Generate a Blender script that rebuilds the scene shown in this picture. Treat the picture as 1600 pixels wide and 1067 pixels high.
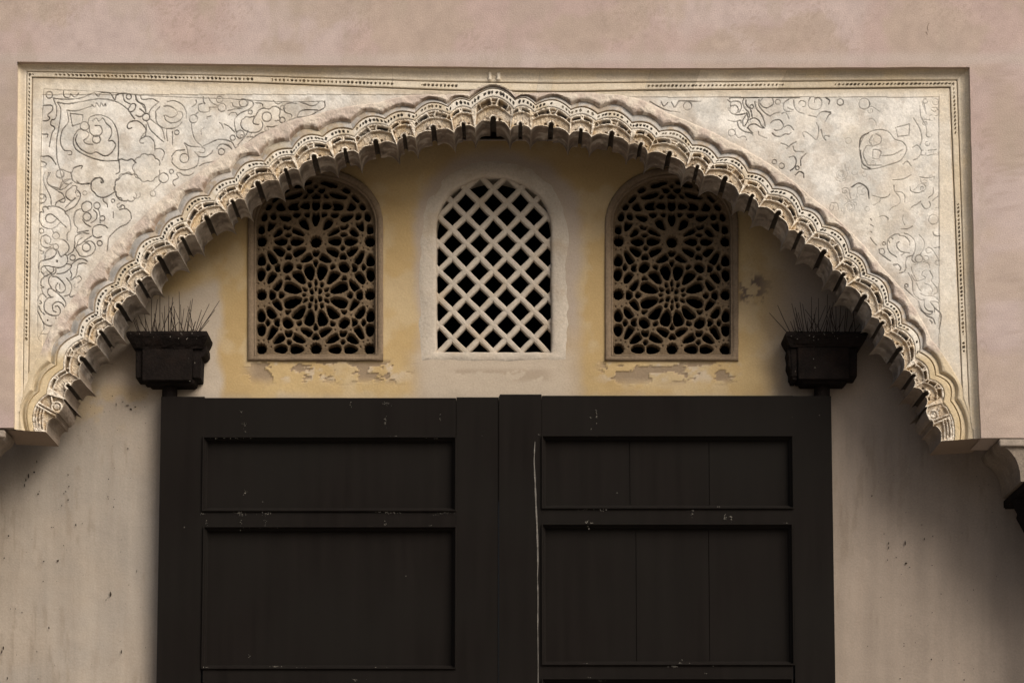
import bpy, bmesh, math, random
import numpy as np
from mathutils import Vector
for o in list(bpy.data.objects): bpy.data.objects.remove(o)
scn = bpy.context.scene
R = math.radians
# ------------------------------------------------------------------ camera
CAM = np.array([0.0, -10.0, 1.5]); TILT = R(6.0); F = 3500.0; PX0, PY0 = 800.0, 1112.0
cd = bpy.data.cameras.new("camera"); cam = bpy.data.objects.new("camera", cd)
scn.collection.objects.link(cam); scn.camera = cam
cam.location = CAM; cam.rotation_euler = (R(90) + TILT, 0, 0)
cd.sensor_width = 36; cd.lens = 36 * F / 1600; cd.shift_y = (PY0 - 533.5) / 1600
cd.clip_start = 0.1; cd.clip_end = 500
# ------------------------------------------------------------------ light
SUN_EL, SUN_AZ = R(40), R(40)      # azimuth measured from straight out of the facade towards the right
w = bpy.data.worlds.new("World"); scn.world = w; w.use_nodes = True
nt = w.node_tree; bg = nt.nodes["Background"]
sky = nt.nodes.new("ShaderNodeTexSky"); sky.sky_type = 'NISHITA'; sky.sun_disc = False
sky.sun_elevation = SUN_EL; sky.sun_rotation = R(180) - SUN_AZ
sky.dust_density = 6.0; sky.ozone_density = 0.6; sky.air_density = 1.0
nt.links.new(sky.outputs[0], bg.inputs[0]); bg.inputs[1].default_value = 0.06
sl = bpy.data.lights.new("sun", 'SUN'); sl.energy = 1.5; sl.angle = R(38); sl.color = (1.0, 0.95, 0.885)
so = bpy.data.objects.new("sun", sl); scn.collection.objects.link(so); so.location = (4, -8, 12)
sd = Vector((math.sin(SUN_AZ) * math.cos(SUN_EL), -math.cos(SUN_AZ) * math.cos(SUN_EL), math.sin(SUN_EL)))
so.rotation_euler = sd.to_track_quat('Z', 'Y').to_euler()
scn.view_settings.view_transform = 'Standard'; scn.view_settings.look = 'None'
scn.view_settings.exposure = 0.78; scn.view_settings.gamma = 1.0
try: scn.view_settings.use_curve_mapping = False
except Exception: pass
# ------------------------------------------------------------------ helpers
FWD = np.array([0, math.cos(TILT), math.sin(TILT)]); UP = np.array([0, -math.sin(TILT), math.cos(TILT)])
def W(px, py, Y=0.0):
    """photograph coordinates -> the point of the plane y=Y seen there"""
    px = np.asarray(px, float); py = np.asarray(py, float)
    d = (np.multiply.outer((px - PX0) / F, np.array([1.0, 0, 0])) + np.multiply.outer((PY0 - py) / F, UP) + FWD)
    t = (Y - CAM[1]) / d[..., 1]
    return CAM + d * t[..., None]
PX = 1 / 350.0
rng = np.random.default_rng(7); random.seed(7)
def _h(ix, iy, s):
    n = (ix.astype(np.int64) * 374761393 + iy.astype(np.int64) * 668265263 + s * 1442695041) & 0x7fffffff
    n = ((n ^ (n >> 13)) * 1274126177) & 0x7fffffff
    n = n ^ (n >> 16)
    return (n & 0xffff) / 65535.0
def vnoise(x, y, s=0):
    x = np.asarray(x, float); y = np.asarray(y, float)
    ix = np.floor(x).astype(np.int64); iy = np.floor(y).astype(np.int64); fx = x - ix; fy = y - iy
    fx = fx * fx * (3 - 2 * fx); fy = fy * fy * (3 - 2 * fy)
    a = _h(ix, iy, s); b = _h(ix + 1, iy, s); c = _h(ix, iy + 1, s); d = _h(ix + 1, iy + 1, s)
    return (a * (1 - fx) + b * fx) * (1 - fy) + (c * (1 - fx) + d * fx) * fy
def fbm(x, y, sc, s=0, o=4):
    x = np.asarray(x, float) / sc; y = np.asarray(y, float) / sc; r = 0; a = 0.5; t = 0
    for k in range(o):
        r = r + a * vnoise(x + 17.3 * k, y - 9.1 * k, s + k); t += a; a *= 0.55; x = x * 2.03; y = y * 2.03
    return r / t
def sst(a, b, x):
    t = np.clip((x - a) / (b - a), 0, 1); return t * t * (3 - 2 * t)
def mix(a, b, t):
    t = np.asarray(t)[..., None]; return np.asarray(a) * (1 - t) + np.asarray(b) * t
def link(name, me, mat, parent=None):
    o = bpy.data.objects.new(name, me); scn.collection.objects.link(o)
    if mat: me.materials.append(mat)
    if parent: o.parent = parent
    return o
def tag(o, label=None, cat=None, group=None, kind=None):
    if label: o['label'] = label
    if cat: o['category'] = cat; o['kind'] = 'thing'
    if group: o['group'] = group
    if kind: o['kind'] = kind
    return o
def empty(name, loc=(0, 0, 0)):
    o = bpy.data.objects.new(name, None); scn.collection.objects.link(o); o.location = loc
    o.empty_display_size = 0.1
    return o
def unparent_offset(o, parent):
    o.parent = parent; o.location = Vector(o.location) - Vector(parent.location)
class MB:
    def __init__(s): s.v = []; s.f = []; s.c = []; s.n = 0
    def add(s, V, Fs, col=None):
        V = np.asarray(V, float).reshape(-1, 3)
        s.v.append(V)
        for f in (Fs.tolist() if isinstance(Fs, np.ndarray) else Fs): s.f.append([i + s.n for i in f])
        s.c.append(np.zeros((len(V), 3)) + (np.asarray(col).reshape(-1, 3) if col is not None else .5))
        s.n += len(V)
    def grid(s, P, col=None, keep=None, flip=False):
        a, b = P.shape[:2]; i = np.arange(a * b).reshape(a, b)
        q = np.stack([i[:-1, :-1], i[:-1, 1:], i[1:, 1:], i[1:, :-1]], -1)
        q = q[keep] if keep is not None else q.reshape(-1, 4)
        if flip: q = q[:, ::-1]
        s.add(P.reshape(-1, 3), q, None if col is None else np.asarray(col).reshape(-1, 3))
    def box(s, a, b, col=None, taper=(1, 1), rot=0):
        x0, y0, z0 = a; x1, y1, z1 = b; cx = (x0 + x1) / 2
        V = []
        for z, t in ((z0, taper[0]), (z1, taper[1])):
            for x, y in ((x0, y0), (x1, y0), (x1, y1), (x0, y1)): V.append((cx + (x - cx) * t, y, z))
        s.add(V, [[0, 3, 2, 1], [4, 5, 6, 7], [0, 1, 5, 4], [1, 2, 6, 5], [2, 3, 7, 6], [3, 0, 4, 7]], col)
    def tube(s, pts, r, n=6, col=None):
        pts = [Vector(p) for p in pts]; V = []; m = len(pts)
        rr = r if hasattr(r, '__len__') else [r] * m
        for i, p in enumerate(pts):
            d = (pts[min(i + 1, m - 1)] - pts[max(i - 1, 0)]).normalized()
            a = d.orthogonal().normalized(); b = d.cross(a)
            if abs(d.y) < .95:
                a = d.cross(Vector((0, 1, 0))).normalized(); b = d.cross(a)
            for k in range(n):
                t = 2 * math.pi * k / n; V.append(p + (a * math.cos(t) + b * math.sin(t)) * rr[i])
        Fs = [[i * n + k, i * n + (k + 1) % n, (i + 1) * n + (k + 1) % n, (i + 1) * n + k] for i in range(m - 1) for k in range(n)]
        Fs += [list(range(n))[::-1], [(m - 1) * n + k for k in range(n)]]
        s.add([tuple(v) for v in V], Fs, col)
    def build(s, name, mat, parent=None, smooth=False, bevel=0, rel=None, clean=False):
        V = np.concatenate(s.v); C = np.concatenate(s.c)
        fs = s.f
        if clean:
            used = np.zeros(len(V), bool); used[np.unique(np.array(fs))] = True
            mp = np.cumsum(used) - 1; V = V[used]; C = C[used]; fs = mp[np.array(fs)].tolist()
        if rel is None and parent is not None and parent.type == 'EMPTY': rel = parent.location
        if rel is not None: V = V - np.array(rel)
        me = bpy.data.meshes.new(name); me.from_pydata(V.tolist(), [], fs)
        at = me.color_attributes.new('col', 'FLOAT_COLOR', 'POINT')
        at.data.foreach_set('color', np.concatenate([C, np.ones((len(C), 1))], 1).astype(np.float32).ravel())
        if bevel:
            bm = bmesh.new(); bm.from_mesh(me)
            bmesh.ops.bevel(bm, geom=bm.edges[:], offset=bevel, segments=2, affect='EDGES', clamp_overlap=True)
            bm.to_mesh(me); bm.free()
        if smooth: me.polygons.foreach_set('use_smooth', [True] * len(me.polygons))
        me.update()
        return link(name, me, mat, parent)
# ------------------------------------------------------------------ materials
def mat(name, base=None, attr=False, rough=.9, n1=(6, .25), n2=(90, .18), bump=.3, bscale=120, bdist=.002, tint=None, spec=.25, grain2=(14, .5, .004)):
    m = bpy.data.materials.new(name); m.use_nodes = True; t = m.node_tree; N = t.nodes; L = t.links
    b = N["Principled BSDF"]; b.inputs["Roughness"].default_value = rough
    b.inputs["Specular IOR Level"].default_value = spec
    tc = N.new("ShaderNodeTexCoord")
    geo = N.new("ShaderNodeNewGeometry")
    if attr:
        a = N.new("ShaderNodeVertexColor"); a.layer_name = 'col'; src = a.outputs[0]
    else:
        a = N.new("ShaderNodeRGB"); a.outputs[0].default_value = (*base, 1); src = a.outputs[0]
    for k, (sc, am) in enumerate((n1, n2)):
        nz = N.new("ShaderNodeTexNoise"); nz.inputs["Scale"].default_value = sc; nz.inputs["Detail"].default_value = 6
        nz.inputs["Roughness"].default_value = .65
        L.new(geo.outputs["Position"], nz.inputs["Vector"])
        mr = N.new("ShaderNodeMapRange"); mr.inputs[1].default_value = .3; mr.inputs[2].default_value = .7
        mr.inputs[3].default_value = 1 - am; mr.inputs[4].default_value = 1 + am
        L.new(nz.outputs[0], mr.inputs[0])
        mx = N.new("ShaderNodeMix"); mx.data_type = 'RGBA'; mx.blend_type = 'MULTIPLY'; mx.inputs[0].default_value = 1
        L.new(src, mx.inputs[6]); L.new(mr.outputs[0], mx.inputs[7]); src = mx.outputs[2]
    if tint:
        nz = N.new("ShaderNodeTexNoise"); nz.inputs["Scale"].default_value = tint[1]; nz.inputs["Detail"].default_value = 7
        L.new(geo.outputs["Position"], nz.inputs["Vector"])
        mr = N.new("ShaderNodeMapRange"); mr.inputs[1].default_value = tint[2]; mr.inputs[2].default_value = tint[3]
        mr.inputs[4].default_value = tint[4]
        L.new(nz.outputs[0], mr.inputs[0])
        mx = N.new("ShaderNodeMix"); mx.data_type = 'RGBA'; L.new(mr.outputs[0], mx.inputs[0])
        L.new(src, mx.inputs[6]); mx.inputs[7].default_value = (*tint[0], 1); src = mx.outputs[2]
    L.new(src, b.inputs["Base Color"])
    nb = N.new("ShaderNodeTexNoise"); nb.inputs["Scale"].default_value = bscale; nb.inputs["Detail"].default_value = 5
    L.new(geo.outputs["Position"], nb.inputs["Vector"])
    bp = N.new("ShaderNodeBump"); bp.inputs["Strength"].default_value = bump; bp.inputs["Distance"].default_value = bdist
    L.new(nb.outputs[0], bp.inputs["Height"])
    n3 = N.new("ShaderNodeTexNoise"); n3.inputs["Scale"].default_value = grain2[0]; n3.inputs["Detail"].default_value = 3
    L.new(geo.outputs["Position"], n3.inputs["Vector"])
    bp2 = N.new("ShaderNodeBump"); bp2.inputs["Strength"].default_value = grain2[1]; bp2.inputs["Distance"].default_value = grain2[2]
    L.new(n3.outputs[0], bp2.inputs["Height"]); L.new(bp2.outputs[0], bp.inputs["Normal"])
    L.new(bp.outputs[0], b.inputs["Normal"])
    return m
M_pink = mat('pink_render', attr=True, n1=(1.1, .07), n2=(170, .16), bump=.55, bscale=150, bdist=.0022, grain2=(7, .4, .006))
M_carve = mat('carved_stucco', attr=True, n1=(7, .08), n2=(120, .14), bump=.5, bscale=160, bdist=.0022, grain2=(30, .5, .003))
M_wall = mat('old_plaster', attr=True, n1=(1.6, .1), n2=(110, .09), bump=.45, bscale=110, bdist=.002, grain2=(8, .6, .007))
M_lat = mat('ochre_lattice', (.145, .103, .062), n1=(10, .25), n2=(130, .3), bump=.8, bscale=140, bdist=.003)
M_latf = mat('lattice_frame', (.19, .14, .092), n1=(9, .2), n2=(90, .2), bump=.7, bscale=90, bdist=.003)
M_white = mat('white_plaster', (.455, .40, .33), n1=(6, .12), n2=(100, .12), bump=.7, bscale=70, bdist=.004, tint=((.36, .27, .17), 9, .52, .75, .6))
def wood_mat():
    m = bpy.data.materials.new('dark_painted_wood'); m.use_nodes = True; t = m.node_tree; N = t.nodes; L = t.links
    b = N["Principled BSDF"]; b.inputs["Roughness"].default_value = .8; b.inputs["Specular IOR Level"].default_value = .06
    geo = N.new("ShaderNodeNewGeometry")
    mp = N.new("ShaderNodeMapping"); mp.inputs["Scale"].default_value = (26, 26, 1.6); L.new(geo.outputs["Position"], mp.inputs[0])
    nz = N.new("ShaderNodeTexNoise"); nz.inputs["Scale"].default_value = 1; nz.inputs["Detail"].default_value = 6; L.new(mp.outputs[0], nz.inputs["Vector"])
    rp = N.new("ShaderNodeValToRGB"); rp.color_ramp.elements[0].position = .3; rp.color_ramp.elements[1].position = .75
    rp.color_ramp.elements[0].color = (.0076, .0060, .0051, 1); rp.color_ramp.elements[1].color = (.0112, .0090, .0077, 1)
    L.new(nz.outputs[0], rp.inputs[0])
    n2 = N.new("ShaderNodeTexNoise"); n2.inputs["Scale"].default_value = 2.2; n2.inputs["Detail"].default_value = 4; L.new(geo.outputs["Position"], n2.inputs["Vector"])
    mr = N.new("ShaderNodeMapRange"); mr.inputs[1].default_value = .35; mr.inputs[2].default_value = .7; mr.inputs[4].default_value = .75
    L.new(n2.outputs[0], mr.inputs[0])
    mx = N.new("ShaderNodeMix"); mx.data_type = 'RGBA'; L.new(mr.outputs[0], mx.inputs[0]); L.new(rp.outputs[0], mx.inputs[6])
    mx.inputs[7].default_value = (.0105, .0093, .0079, 1)
    # fine pale flecks
    vo = N.new("ShaderNodeTexVoronoi"); vo.inputs["Scale"].default_value = 7; L.new(geo.outputs["Position"], vo.inputs["Vector"])
    lt = N.new("ShaderNodeMath"); lt.operation = 'LESS_THAN'; lt.inputs[1].default_value = .018; L.new(vo.outputs["Distance"], lt.inputs[0])
    m3 = N.new("ShaderNodeMix"); m3.data_type = 'RGBA'; L.new(lt.outputs[0], m3.inputs[0]); L.new(mx.outputs[2], m3.inputs[6]); m3.inputs[7].default_value = (.12, .11, .095, 1)
    L.new(m3.outputs[2], b.inputs["Base Color"])
    bp = N.new("ShaderNodeBump"); bp.inputs["Strength"].default_value = .25; bp.inputs["Distance"].default_value = .002
    L.new(nz.outputs[0], bp.inputs["Height"]); L.new(bp.outputs[0], b.inputs["Normal"])
    return m
M_wood = wood_mat()
M_iron = mat('dark_weathered_wood', (.009, .0065, .0055), n1=(12, .4), n2=(150, .4), bump=.8, bscale=90, bdist=.004, spec=.1, tint=((.018, .011, .008), 10, .5, .75, .6))
M_spike = mat('rusty_wire', (.03, .02, .014), rough=.8)
M_moss = mat('dry_moss', (.035, .028, .018), n1=(30, .4), n2=(300, .5), bump=1, bscale=200, bdist=.004)
M_drop = mat('pale_droppings', (.20, .185, .155), n1=(40, .4), n2=(300, .5), bump=.5, bscale=300)
M_split = mat('pale_split_wood', (.13, .12, .105), n1=(20, .5), n2=(200, .5))
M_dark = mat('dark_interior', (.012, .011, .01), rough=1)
M_stone = mat('grey_stone', (.32, .27, .22), n1=(8, .2), n2=(110, .2), bump=.6, bscale=80, bdist=.004, tint=((.2, .17, .14), 11, .5, .7, .7))
M_block = mat('shaded_stone', (.20, .165, .13), n1=(8, .25), n2=(110, .25), bump=.7, bscale=70, bdist=.005, tint=((.34, .30, .25), 9, .5, .7, .5))  # darker copy of the stone: shade on the impost's side put into its colour
M_pave = mat('paving', (.21, .185, .16), n1=(3, .2), n2=(60, .2), bump=.5, bscale=60)
M_ceil = mat('porch_ceiling', (.07, .055, .045), n1=(3, .2), n2=(60, .2))
# ------------------------------------------------------------------ depths
YW, YF, DEP, YB, YR, YD = 0.0, 0.044, 0.205, 0.252, 0.455, 0.365
# ------------------------------------------------------------------ arch curve: cusp tips (lip) and valleys of the dotted band
Bp = np.array([(72,675),(101,623),(124,591),(150.6,538.6),(176,508),(211,459),(235,430.6),(277,390.6),(303,366),(353.7,330.6),(381,311),(434.4,281.3),(465.6,264.4),(522,246.5),(559.5,238.4),(619.4,225),(648.5,215),(709,205.4),(742,199),(797.4,202.4),(829.5,201),(890,209.7),(924,213),(984,225.3),(1012.5,238.7),(1072.5,261.2),(1100.6,274.3),(1156,302.8),(1186,322.5),(1233.5,359.7),(1258.6,380),(1302,422),(1322.8,445.6),(1363,494),(1381.7,523),(1413.2,577),(1429,604),(1447,635),(1470.6,689.4)], float)
Wp = np.array([(45,673),(60,612),(88,570.6),(122,523),(148,488),(179,442),(210.5,407),(250.6,369),(284.4,337),(326.5,306.2),(366,279),(413.4,252.6),(456.4,233),(504.2,214),(551,203),(602,186),(648,177.5),(700,167),(733.7,157.5),(805,156),(837,164),(892,171.5),(934,178.5),(987.5,192.4),(1029.4,206),(1081.8,227.5),(1121,248),(1168.4,270),(1207,295.3),(1253,327.6),(1284.3,354.7),(1326.5,394),(1354.6,427.8),(1388.4,471),(1408.7,505),(1436.8,550),(1461.6,586),(1485,625.3),(1499.8,687)], float)
NL = len(Bp) - 1
Vo = np.full(NL + 1, 78.0)
for k in range(NL + 1):
    x = Bp[k, 0]; Vo[k] = 76 - 22 * math.exp(-((x - 775) / 130) ** 2)
    if x > 1000: Vo[k] = 70 - 8 * math.exp(-((x - 1300) / 200.) ** 2)
Vo[0] = 47; Vo[1] = 70; Vo[2] = 74; Vo[18] = Vo[19] = 55; Vo[38] = 58; Vo[37] = 66; Vo[36] = 66
APEX = 18
def arcA(i): return 19. if i == APEX else (11.5 if i % 2 == 0 else 7.5)
def lobe_geom(i, u):
    b = Bp[i] * (1 - u[:, None]) + Bp[i + 1] * u[:, None]
    wv = (Wp[i] - Bp[i]) * (1 - u[:, None]) + (Wp[i + 1] - Bp[i + 1]) * u[:, None]
    wl = np.linalg.norm(wv, axis=1, keepdims=True); wd = wv / wl
    c = Bp[i + 1] - Bp[i]; cl = np.linalg.norm(c); t = c / cl; n = np.array([t[1], -t[0]])
    if np.dot(n, wd[0]) < 0: n = -n
    vo = Vo[i] * (1 - u) + Vo[i + 1] * u
    arc = 1 - np.abs(2 * u - 1) ** 1.9
    return b, wd, wl[:, 0], n, t, cl, vo, arc
def bandP(i, u, v):
    """pixel position of band offset v (35 = outer line of the dotted band, 78 = outer rim)"""
    b, wd, wl, n, t, cl, vo, arc = lobe_geom(i, u)
    off = np.where(v <= 35, wl * v / 35, wl + (v - 35) / 43. * (vo - wl))
    A = np.interp(v, [0, 14, 45, 52, 60, 70, 78], [1, 1, 1, .95, .6, .2, 0] if i != APEX else [1, 1, 1, 1, .9, .8, .75]) * arcA(i)
    return b + wd * off[:, None] + n * (A * arc)[:, None]
UU = np.linspace(0, 1, 25)
cut = np.concatenate([bandP(i, UU[:-1], 68.) for i in range(NL)] + [bandP(NL - 1, np.array([1.]), 68.)])
cut = np.concatenate([cut, [(cut[-1, 0], 900), (cut[0, 0], 900)]])
def inside(poly, x, y):
    r = np.zeros(x.shape, bool); n = len(poly)
    for k in range(n):
        x0, y0 = poly[k]; x1, y1 = poly[(k + 1) % n]
        if y0 == y1: continue
        c = ((y0 > y) != (y1 > y)) & (x < (x1 - x0) * (y - y0) / (y1 - y0) + x0); r ^= c
    return r
def face(px, py, h, Y=YF):
    P = W(px, py, Y); P[..., 1] -= h * PX; return P
CREAM = (.66, .595, .485); OCHRE = (.54, .43, .27); GREY = (.34, .32, .29); WHITE = (.70, .65, .56); LILAC = (.36, .29, .255); DARK = (.045, .04, .036)
arch = empty('carved_arch', tuple(W(770., 690., .2)))
tag(arch, 'cream carved stucco arch with scalloped hanging lobes and engraved spandrels above the dark gate', 'arch')
# ---- frame edge curves (photograph coordinates)
def topE(x): return np.interp(x, [27, 400, 780, 1000, 1515], [97, 101, 105.5, 107, 105]) + 1.1 * (fbm(x, x * 0, 60, 3) - .5)
def topI(x): return np.interp(x, [52, 400, 700, 870, 1000, 1482], [123, 132, 144, 147, 144, 139.5])
def leftE(y): return np.interp(y, [97, 670], [27, 21])
def leftI(y): return np.interp(y, [123, 670], [52, 45])
def rightE(y): return np.interp(y, [105, 430, 690], [1515, 1523, 1534])
def rightI(y): return np.interp(y, [139.5, 430, 690], [1482, 1494, 1505])
PS = np.array([0, .06, .12, .2, .28, .36, .44, .5, .55, .58, .61, .64, .665, .69, .715, .74, .77, .80, .825, .85, .875, .9, .93, .96, 1.])
PH = np.array([8, 8, 7.6, 5.4, 3.6, 2.6, 2.2, 2.0, 2.0, 1.4, -1.5, 1.6, 1.9, 2, 2, 2, 2, 2, 2, 2, 1.9, 1.6, -2.2, -1, 0.])
def strip(name, O, I, L0, tcol, dots=True, seedv=0):
    n = O.shape[0]; s = PS[None, :, None]
    P = O[:, None] * (1 - s) + I[:, None] * s
    h = np.repeat(PH[None], n, 0) + 1.2 * (fbm(P[..., 0], P[..., 1], 14, 5 + seedv) - .5)
    wd = np.linalg.norm(I - O, axis=1)
    # resample columns finely across the dotted band for the drilled dots
    col = mix(CREAM, OCHRE, np.clip(1.3 * fbm(P[..., 0], P[..., 1], 60, 11 + seedv) - .25 + .35 * (PS[None] < .5), 0, 1) * .8)
    col = mix(col, (.47, .41, .33), .6 * sst(.2, .3, PS)[None] * (1 - sst(.45, .52, PS)[None]) * sst(.35, .6, fbm(P[..., 0], P[..., 1], 40, 31)))
    col = mix(col, (.2, .14, .085), ((np.abs(PS - .61) < .012) | (np.abs(PS - .93) < .012))[None] * .8 * np.ones((n, 1)))
    col = col * (1 + tcol) 
    if dots:
        dist = np.concatenate([[0], np.cumsum(np.linalg.norm(np.diff((O + I) / 2, axis=0), axis=1))]) + L0
        ph = (dist / 6.3 + .25 * vnoise(dist / 23, dist * 0, 9)) % 1 - .5
        pres = vnoise(dist / 45, dist * 0 + seedv, 21) > .2
        pres &= ~((I[:, 0] > 716) & (I[:, 0] < 872) & (seedv < 10))
        d = np.hypot(ph[:, None] * 6.3, (PS[None] - .77) * wd[:, None])
        m = (d < 1.3 + .9 * vnoise(np.floor(dist / 6.3), dist * 0, 14)[:, None]) & pres[:, None]
        h = np.where(m, h - 3.5, h); col = mix(col, (.09, .075, .06), m * (.35 + .5 * sst(.35, .6, vnoise(dist / 30, dist * 0 + seedv, 23)))[:, None])
    G = face(P[..., 0], P[..., 1], h)
    ctr = (P[:-1, :-1] + P[1:, 1:]) / 2
    keep = ~inside(cut, ctr[..., 0], ctr[..., 1])
    if not keep.any(): return None
    b = MB(); b.grid(G, col, keep, flip=True)
    return b.build(name, M_carve, arch, clean=True)
# top cornice in its separate lengths
js = [27, 228, 614, 845, 868, 1018, 1096, 1232, 1515]; tc = [.0, .03, .05, -.05, .02, -.12, .06, -.14, .04]
# map outer x -> inner x so corners are mitred
def inx(x): return np.interp(x, [27, 60, 1475, 1515], [52, 75, 1450, 1482])
for k in range(len(js) - 1):
    xs = np.arange(js[k] + .12, js[k + 1] - .6, 1.25); xs = np.append(xs, js[k + 1] - .12)
    xi = inx(xs)
    strip('cornice_length', np.stack([xs, topE(xs)], 1), np.stack([xi, topI(xi)], 1), xs[0], tc[k], k not in (3, 4), k)
for E, I, y0, y1, bot, sv, nm in ((leftE, leftI, 97, 123, 672, 40, 'left'), (rightE, rightI, 105, 139.5, 686, 50, 'right')):
    for (a, b_) in ((0, .76), (.7603, 1)):
        t = np.arange(a, b_, .0021); t = np.append(t, b_)
        yo = y0 + (bot - y0) * t; yi = y1 + (bot - y1) * t
        O = np.stack([E(yo), yo], 1); I_ = np.stack([I(yi), yi], 1)
        strip('jamb_moulding', O if nm == 'right' else O, I_, 0, -.02 if a == 0 else .04, a == 0, sv)
# ---- engraved line drawing on the two spandrels
strokes = []   # (points Nx2, width, strength)
def st(pts, wd=1.0, s=1.0, ox=0, oy=0, sc=1.0, closed=False):
    p = np.array(pts, float) / sc + (ox, oy)
    if closed: p = np.concatenate([p, p[:1]])
    # Catmull-Rom
    if len(p) > 2:
        q = np.concatenate([[2 * p[0] - p[1]], p, [2 * p[-1] - p[-2]]]); out = []
        for k in range(1, len(q) - 2):
            t = np.linspace(0, 1, 6, endpoint=False)[:, None]
            out.append(.5 * ((2 * q[k]) + (-q[k-1] + q[k+1]) * t + (2*q[k-1] - 5*q[k] + 4*q[k+1] - q[k+2]) * t**2 + (-q[k-1] + 3*q[k] - 3*q[k+1] + q[k+2]) * t**3))
        p = np.concatenate(out + [p[-1:]])
    strokes.append((p, wd, s))
def circ(cx, cy, r, wd=1., s=1., ox=0, oy=0, sc=1., a0=0, a1=360, ell=1.):
    t = np.radians(np.linspace(a0, a1, 14)); st(np.stack([cx + r * np.cos(t), cy + r * ell * np.sin(t)], 1), wd, s, ox, oy, sc)
def spiral(cx, cy, r, turns, a0, hand=1, wd=1., s=1.):
    t = np.linspace(0, 1, int(10 * turns) + 4); rr = r * (1 - .82 * t); a = a0 + hand * 2 * math.pi * turns * t
    st(np.stack([cx + rr * np.cos(a), cy + rr * np.sin(a)], 1), wd, s)
def cloud(cx, cy, r, n, a0, span, wd=1., s=1., bulge=.28):
    t = np.linspace(0, 1, n * 5 + 1); a = a0 + span * t; rr = r * (1 + bulge * np.abs(np.sin(math.pi * n * t)))
    st(np.stack([cx + rr * np.cos(a), cy + rr * np.sin(a)], 1), wd, s)
L1 = dict(ox=0, oy=60, sc=3.9975)
for p in ([(272,320),(262,500),(252,800),(244,1067),(237,1400),(233,1750),(232,1920)], [(272,320),(600,335),(1000,365),(1400,378),(1599,390),(1800,400),(2030,395)]):
    q = np.array(p, float) / 3.9975 + (0, 60)
    for k in range(len(q) - 1): strokes.append((q[k:k+2], .8, .55))
for p in ([(330,375),(400,382),(500,375),(560,352),(590,345),(610,365),(625,345),(660,342),(690,348),(715,385),(725,355),(765,345),(800,350)],
          [(355,400),(420,410),(520,395),(620,380),(720,395),(790,440),(820,480),(840,505)],
          [(355,400),(378,450),(365,560),(350,650),(355,760),(370,815)],
          [(330,375),(352,440),(345,500),(320,512),(315,540),(340,560),(320,600),(305,680)],
          [(270,420),(320,420),(325,450),(295,480),(310,500),(290,515),(265,515)], [(262,600),(295,600),(292,620)],
          [(415,450),(470,455),(530,440),(580,420)], [(570,415),(590,430),(600,405),(620,430),(628,405),(645,425),(655,410),(660,425)],
          [(415,450),(425,520),(385,580),(375,650),(400,700),(440,705),(445,725),(425,730)],
          [(435,470),(515,480)], [(515,480),(510,530)], [(510,530),(450,550)], [(450,550),(435,470)],
          [(545,530),(560,495),(620,480),(690,510),(730,580),(738,680),(735,765)], [(735,765),(640,765),(540,735),(470,690),(455,630),(480,580),(510,565)],
          [(555,545),(560,590),(600,615),(635,590),(625,550),(590,545)], [(575,520),(600,500),(615,520),(640,500),(660,530),(690,560),(695,600),(675,640),(700,640),(720,670),(690,720),(650,735),(600,712),(560,722),(500,690),(470,640),(480,600)],
          [(510,570),(550,590),(545,620),(520,640),(540,660),(580,665)],
          [(820,560),(800,565),(793,545),(812,522),(860,518),(905,560),(905,610),(872,632),(875,655),(895,655)],
          [(905,610),(950,630),(970,680),(960,720),(1010,720),(1020,750),(990,760)], [(395,330),(400,365),(430,370),(440,350),(465,370),(490,345)],
          [(800,440),(820,410),(845,415),(835,450),(805,460),(800,440)], [(765,350),(775,390),(810,410)],
          [(845,480),(870,490),(895,480)], [(870,440),(895,460),(905,475)], [(920,510),(935,560),(990,610),(1030,650)], [(930,480),(975,530),(1020,610),(1030,650)],
          [(845,360),(860,395),(900,420),(910,470)], [(850,355),(880,370),(930,380),(975,365),(1000,380),(1010,420)],
          [(950,590),(965,560),(1000,550),(1005,575)], [(925,465),(960,430),(990,410)], [(960,500),(985,430),(1060,400),(1130,420),(1155,480),(1130,540),(1060,565),(1000,550),(975,500)],
          [(1010,470),(1040,430),(1090,430),(1115,465),(1090,500),(1050,500),(1040,480)], [(1020,580),(1050,590),(1080,575)], [(1035,680),(1075,640),(1070,585)],
          [(1180,700),(1215,670),(1260,690),(1340,640),(1420,640),(1465,680)], [(1240,745),(1310,730),(1330,700),(1370,670),(1420,665),(1460,690)], [(1130,640),(1170,700),(1170,760)],
          [(1120,820),(1075,790),(1075,750),(1110,745),(1100,710),(1150,700),(1200,710),(1235,760),(1230,800),(1190,820),(1120,820)], [(1170,700),(1175,750),(1150,775),(1120,760),(1125,735),(1160,725)],
          [(370,815),(440,840),(460,810),(510,795),(505,815)], [(370,820),(395,900),(440,910),(445,880),(400,900),(370,940)],
          [(260,740),(310,740),(350,790)], [(255,770),(285,780),(280,800),(255,805)], [(350,830),(300,820),(275,860),(270,930),(310,1010),(315,1060)], [(300,840),(290,890),(310,920),(370,940)],
          [(440,840),(455,890),(500,910),(560,905)], [(565,930),(575,890),(620,870),(640,885),(630,900)], [(565,930),(590,970),(640,990),(700,970),(720,960)],
          [(740,760),(760,755),(790,765),(820,755),(850,780)], [(740,760),(745,830),(720,850)],
          [(1480,600),(1460,540),(1470,490),(1520,470),(1570,480)], [(1500,545),(1520,510),(1545,495),(1580,505),(1590,540)], [(1180,500),(1230,460),(1235,420),(1270,390),(1300,420),(1310,450),(1260,465)],
          [(1200,520),(1190,620),(1230,660)], [(1260,600),(1250,580),(1290,560)], [(1330,430),(1370,390),(1380,420)], [(1540,610),(1500,640),(1460,650)]):
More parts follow.
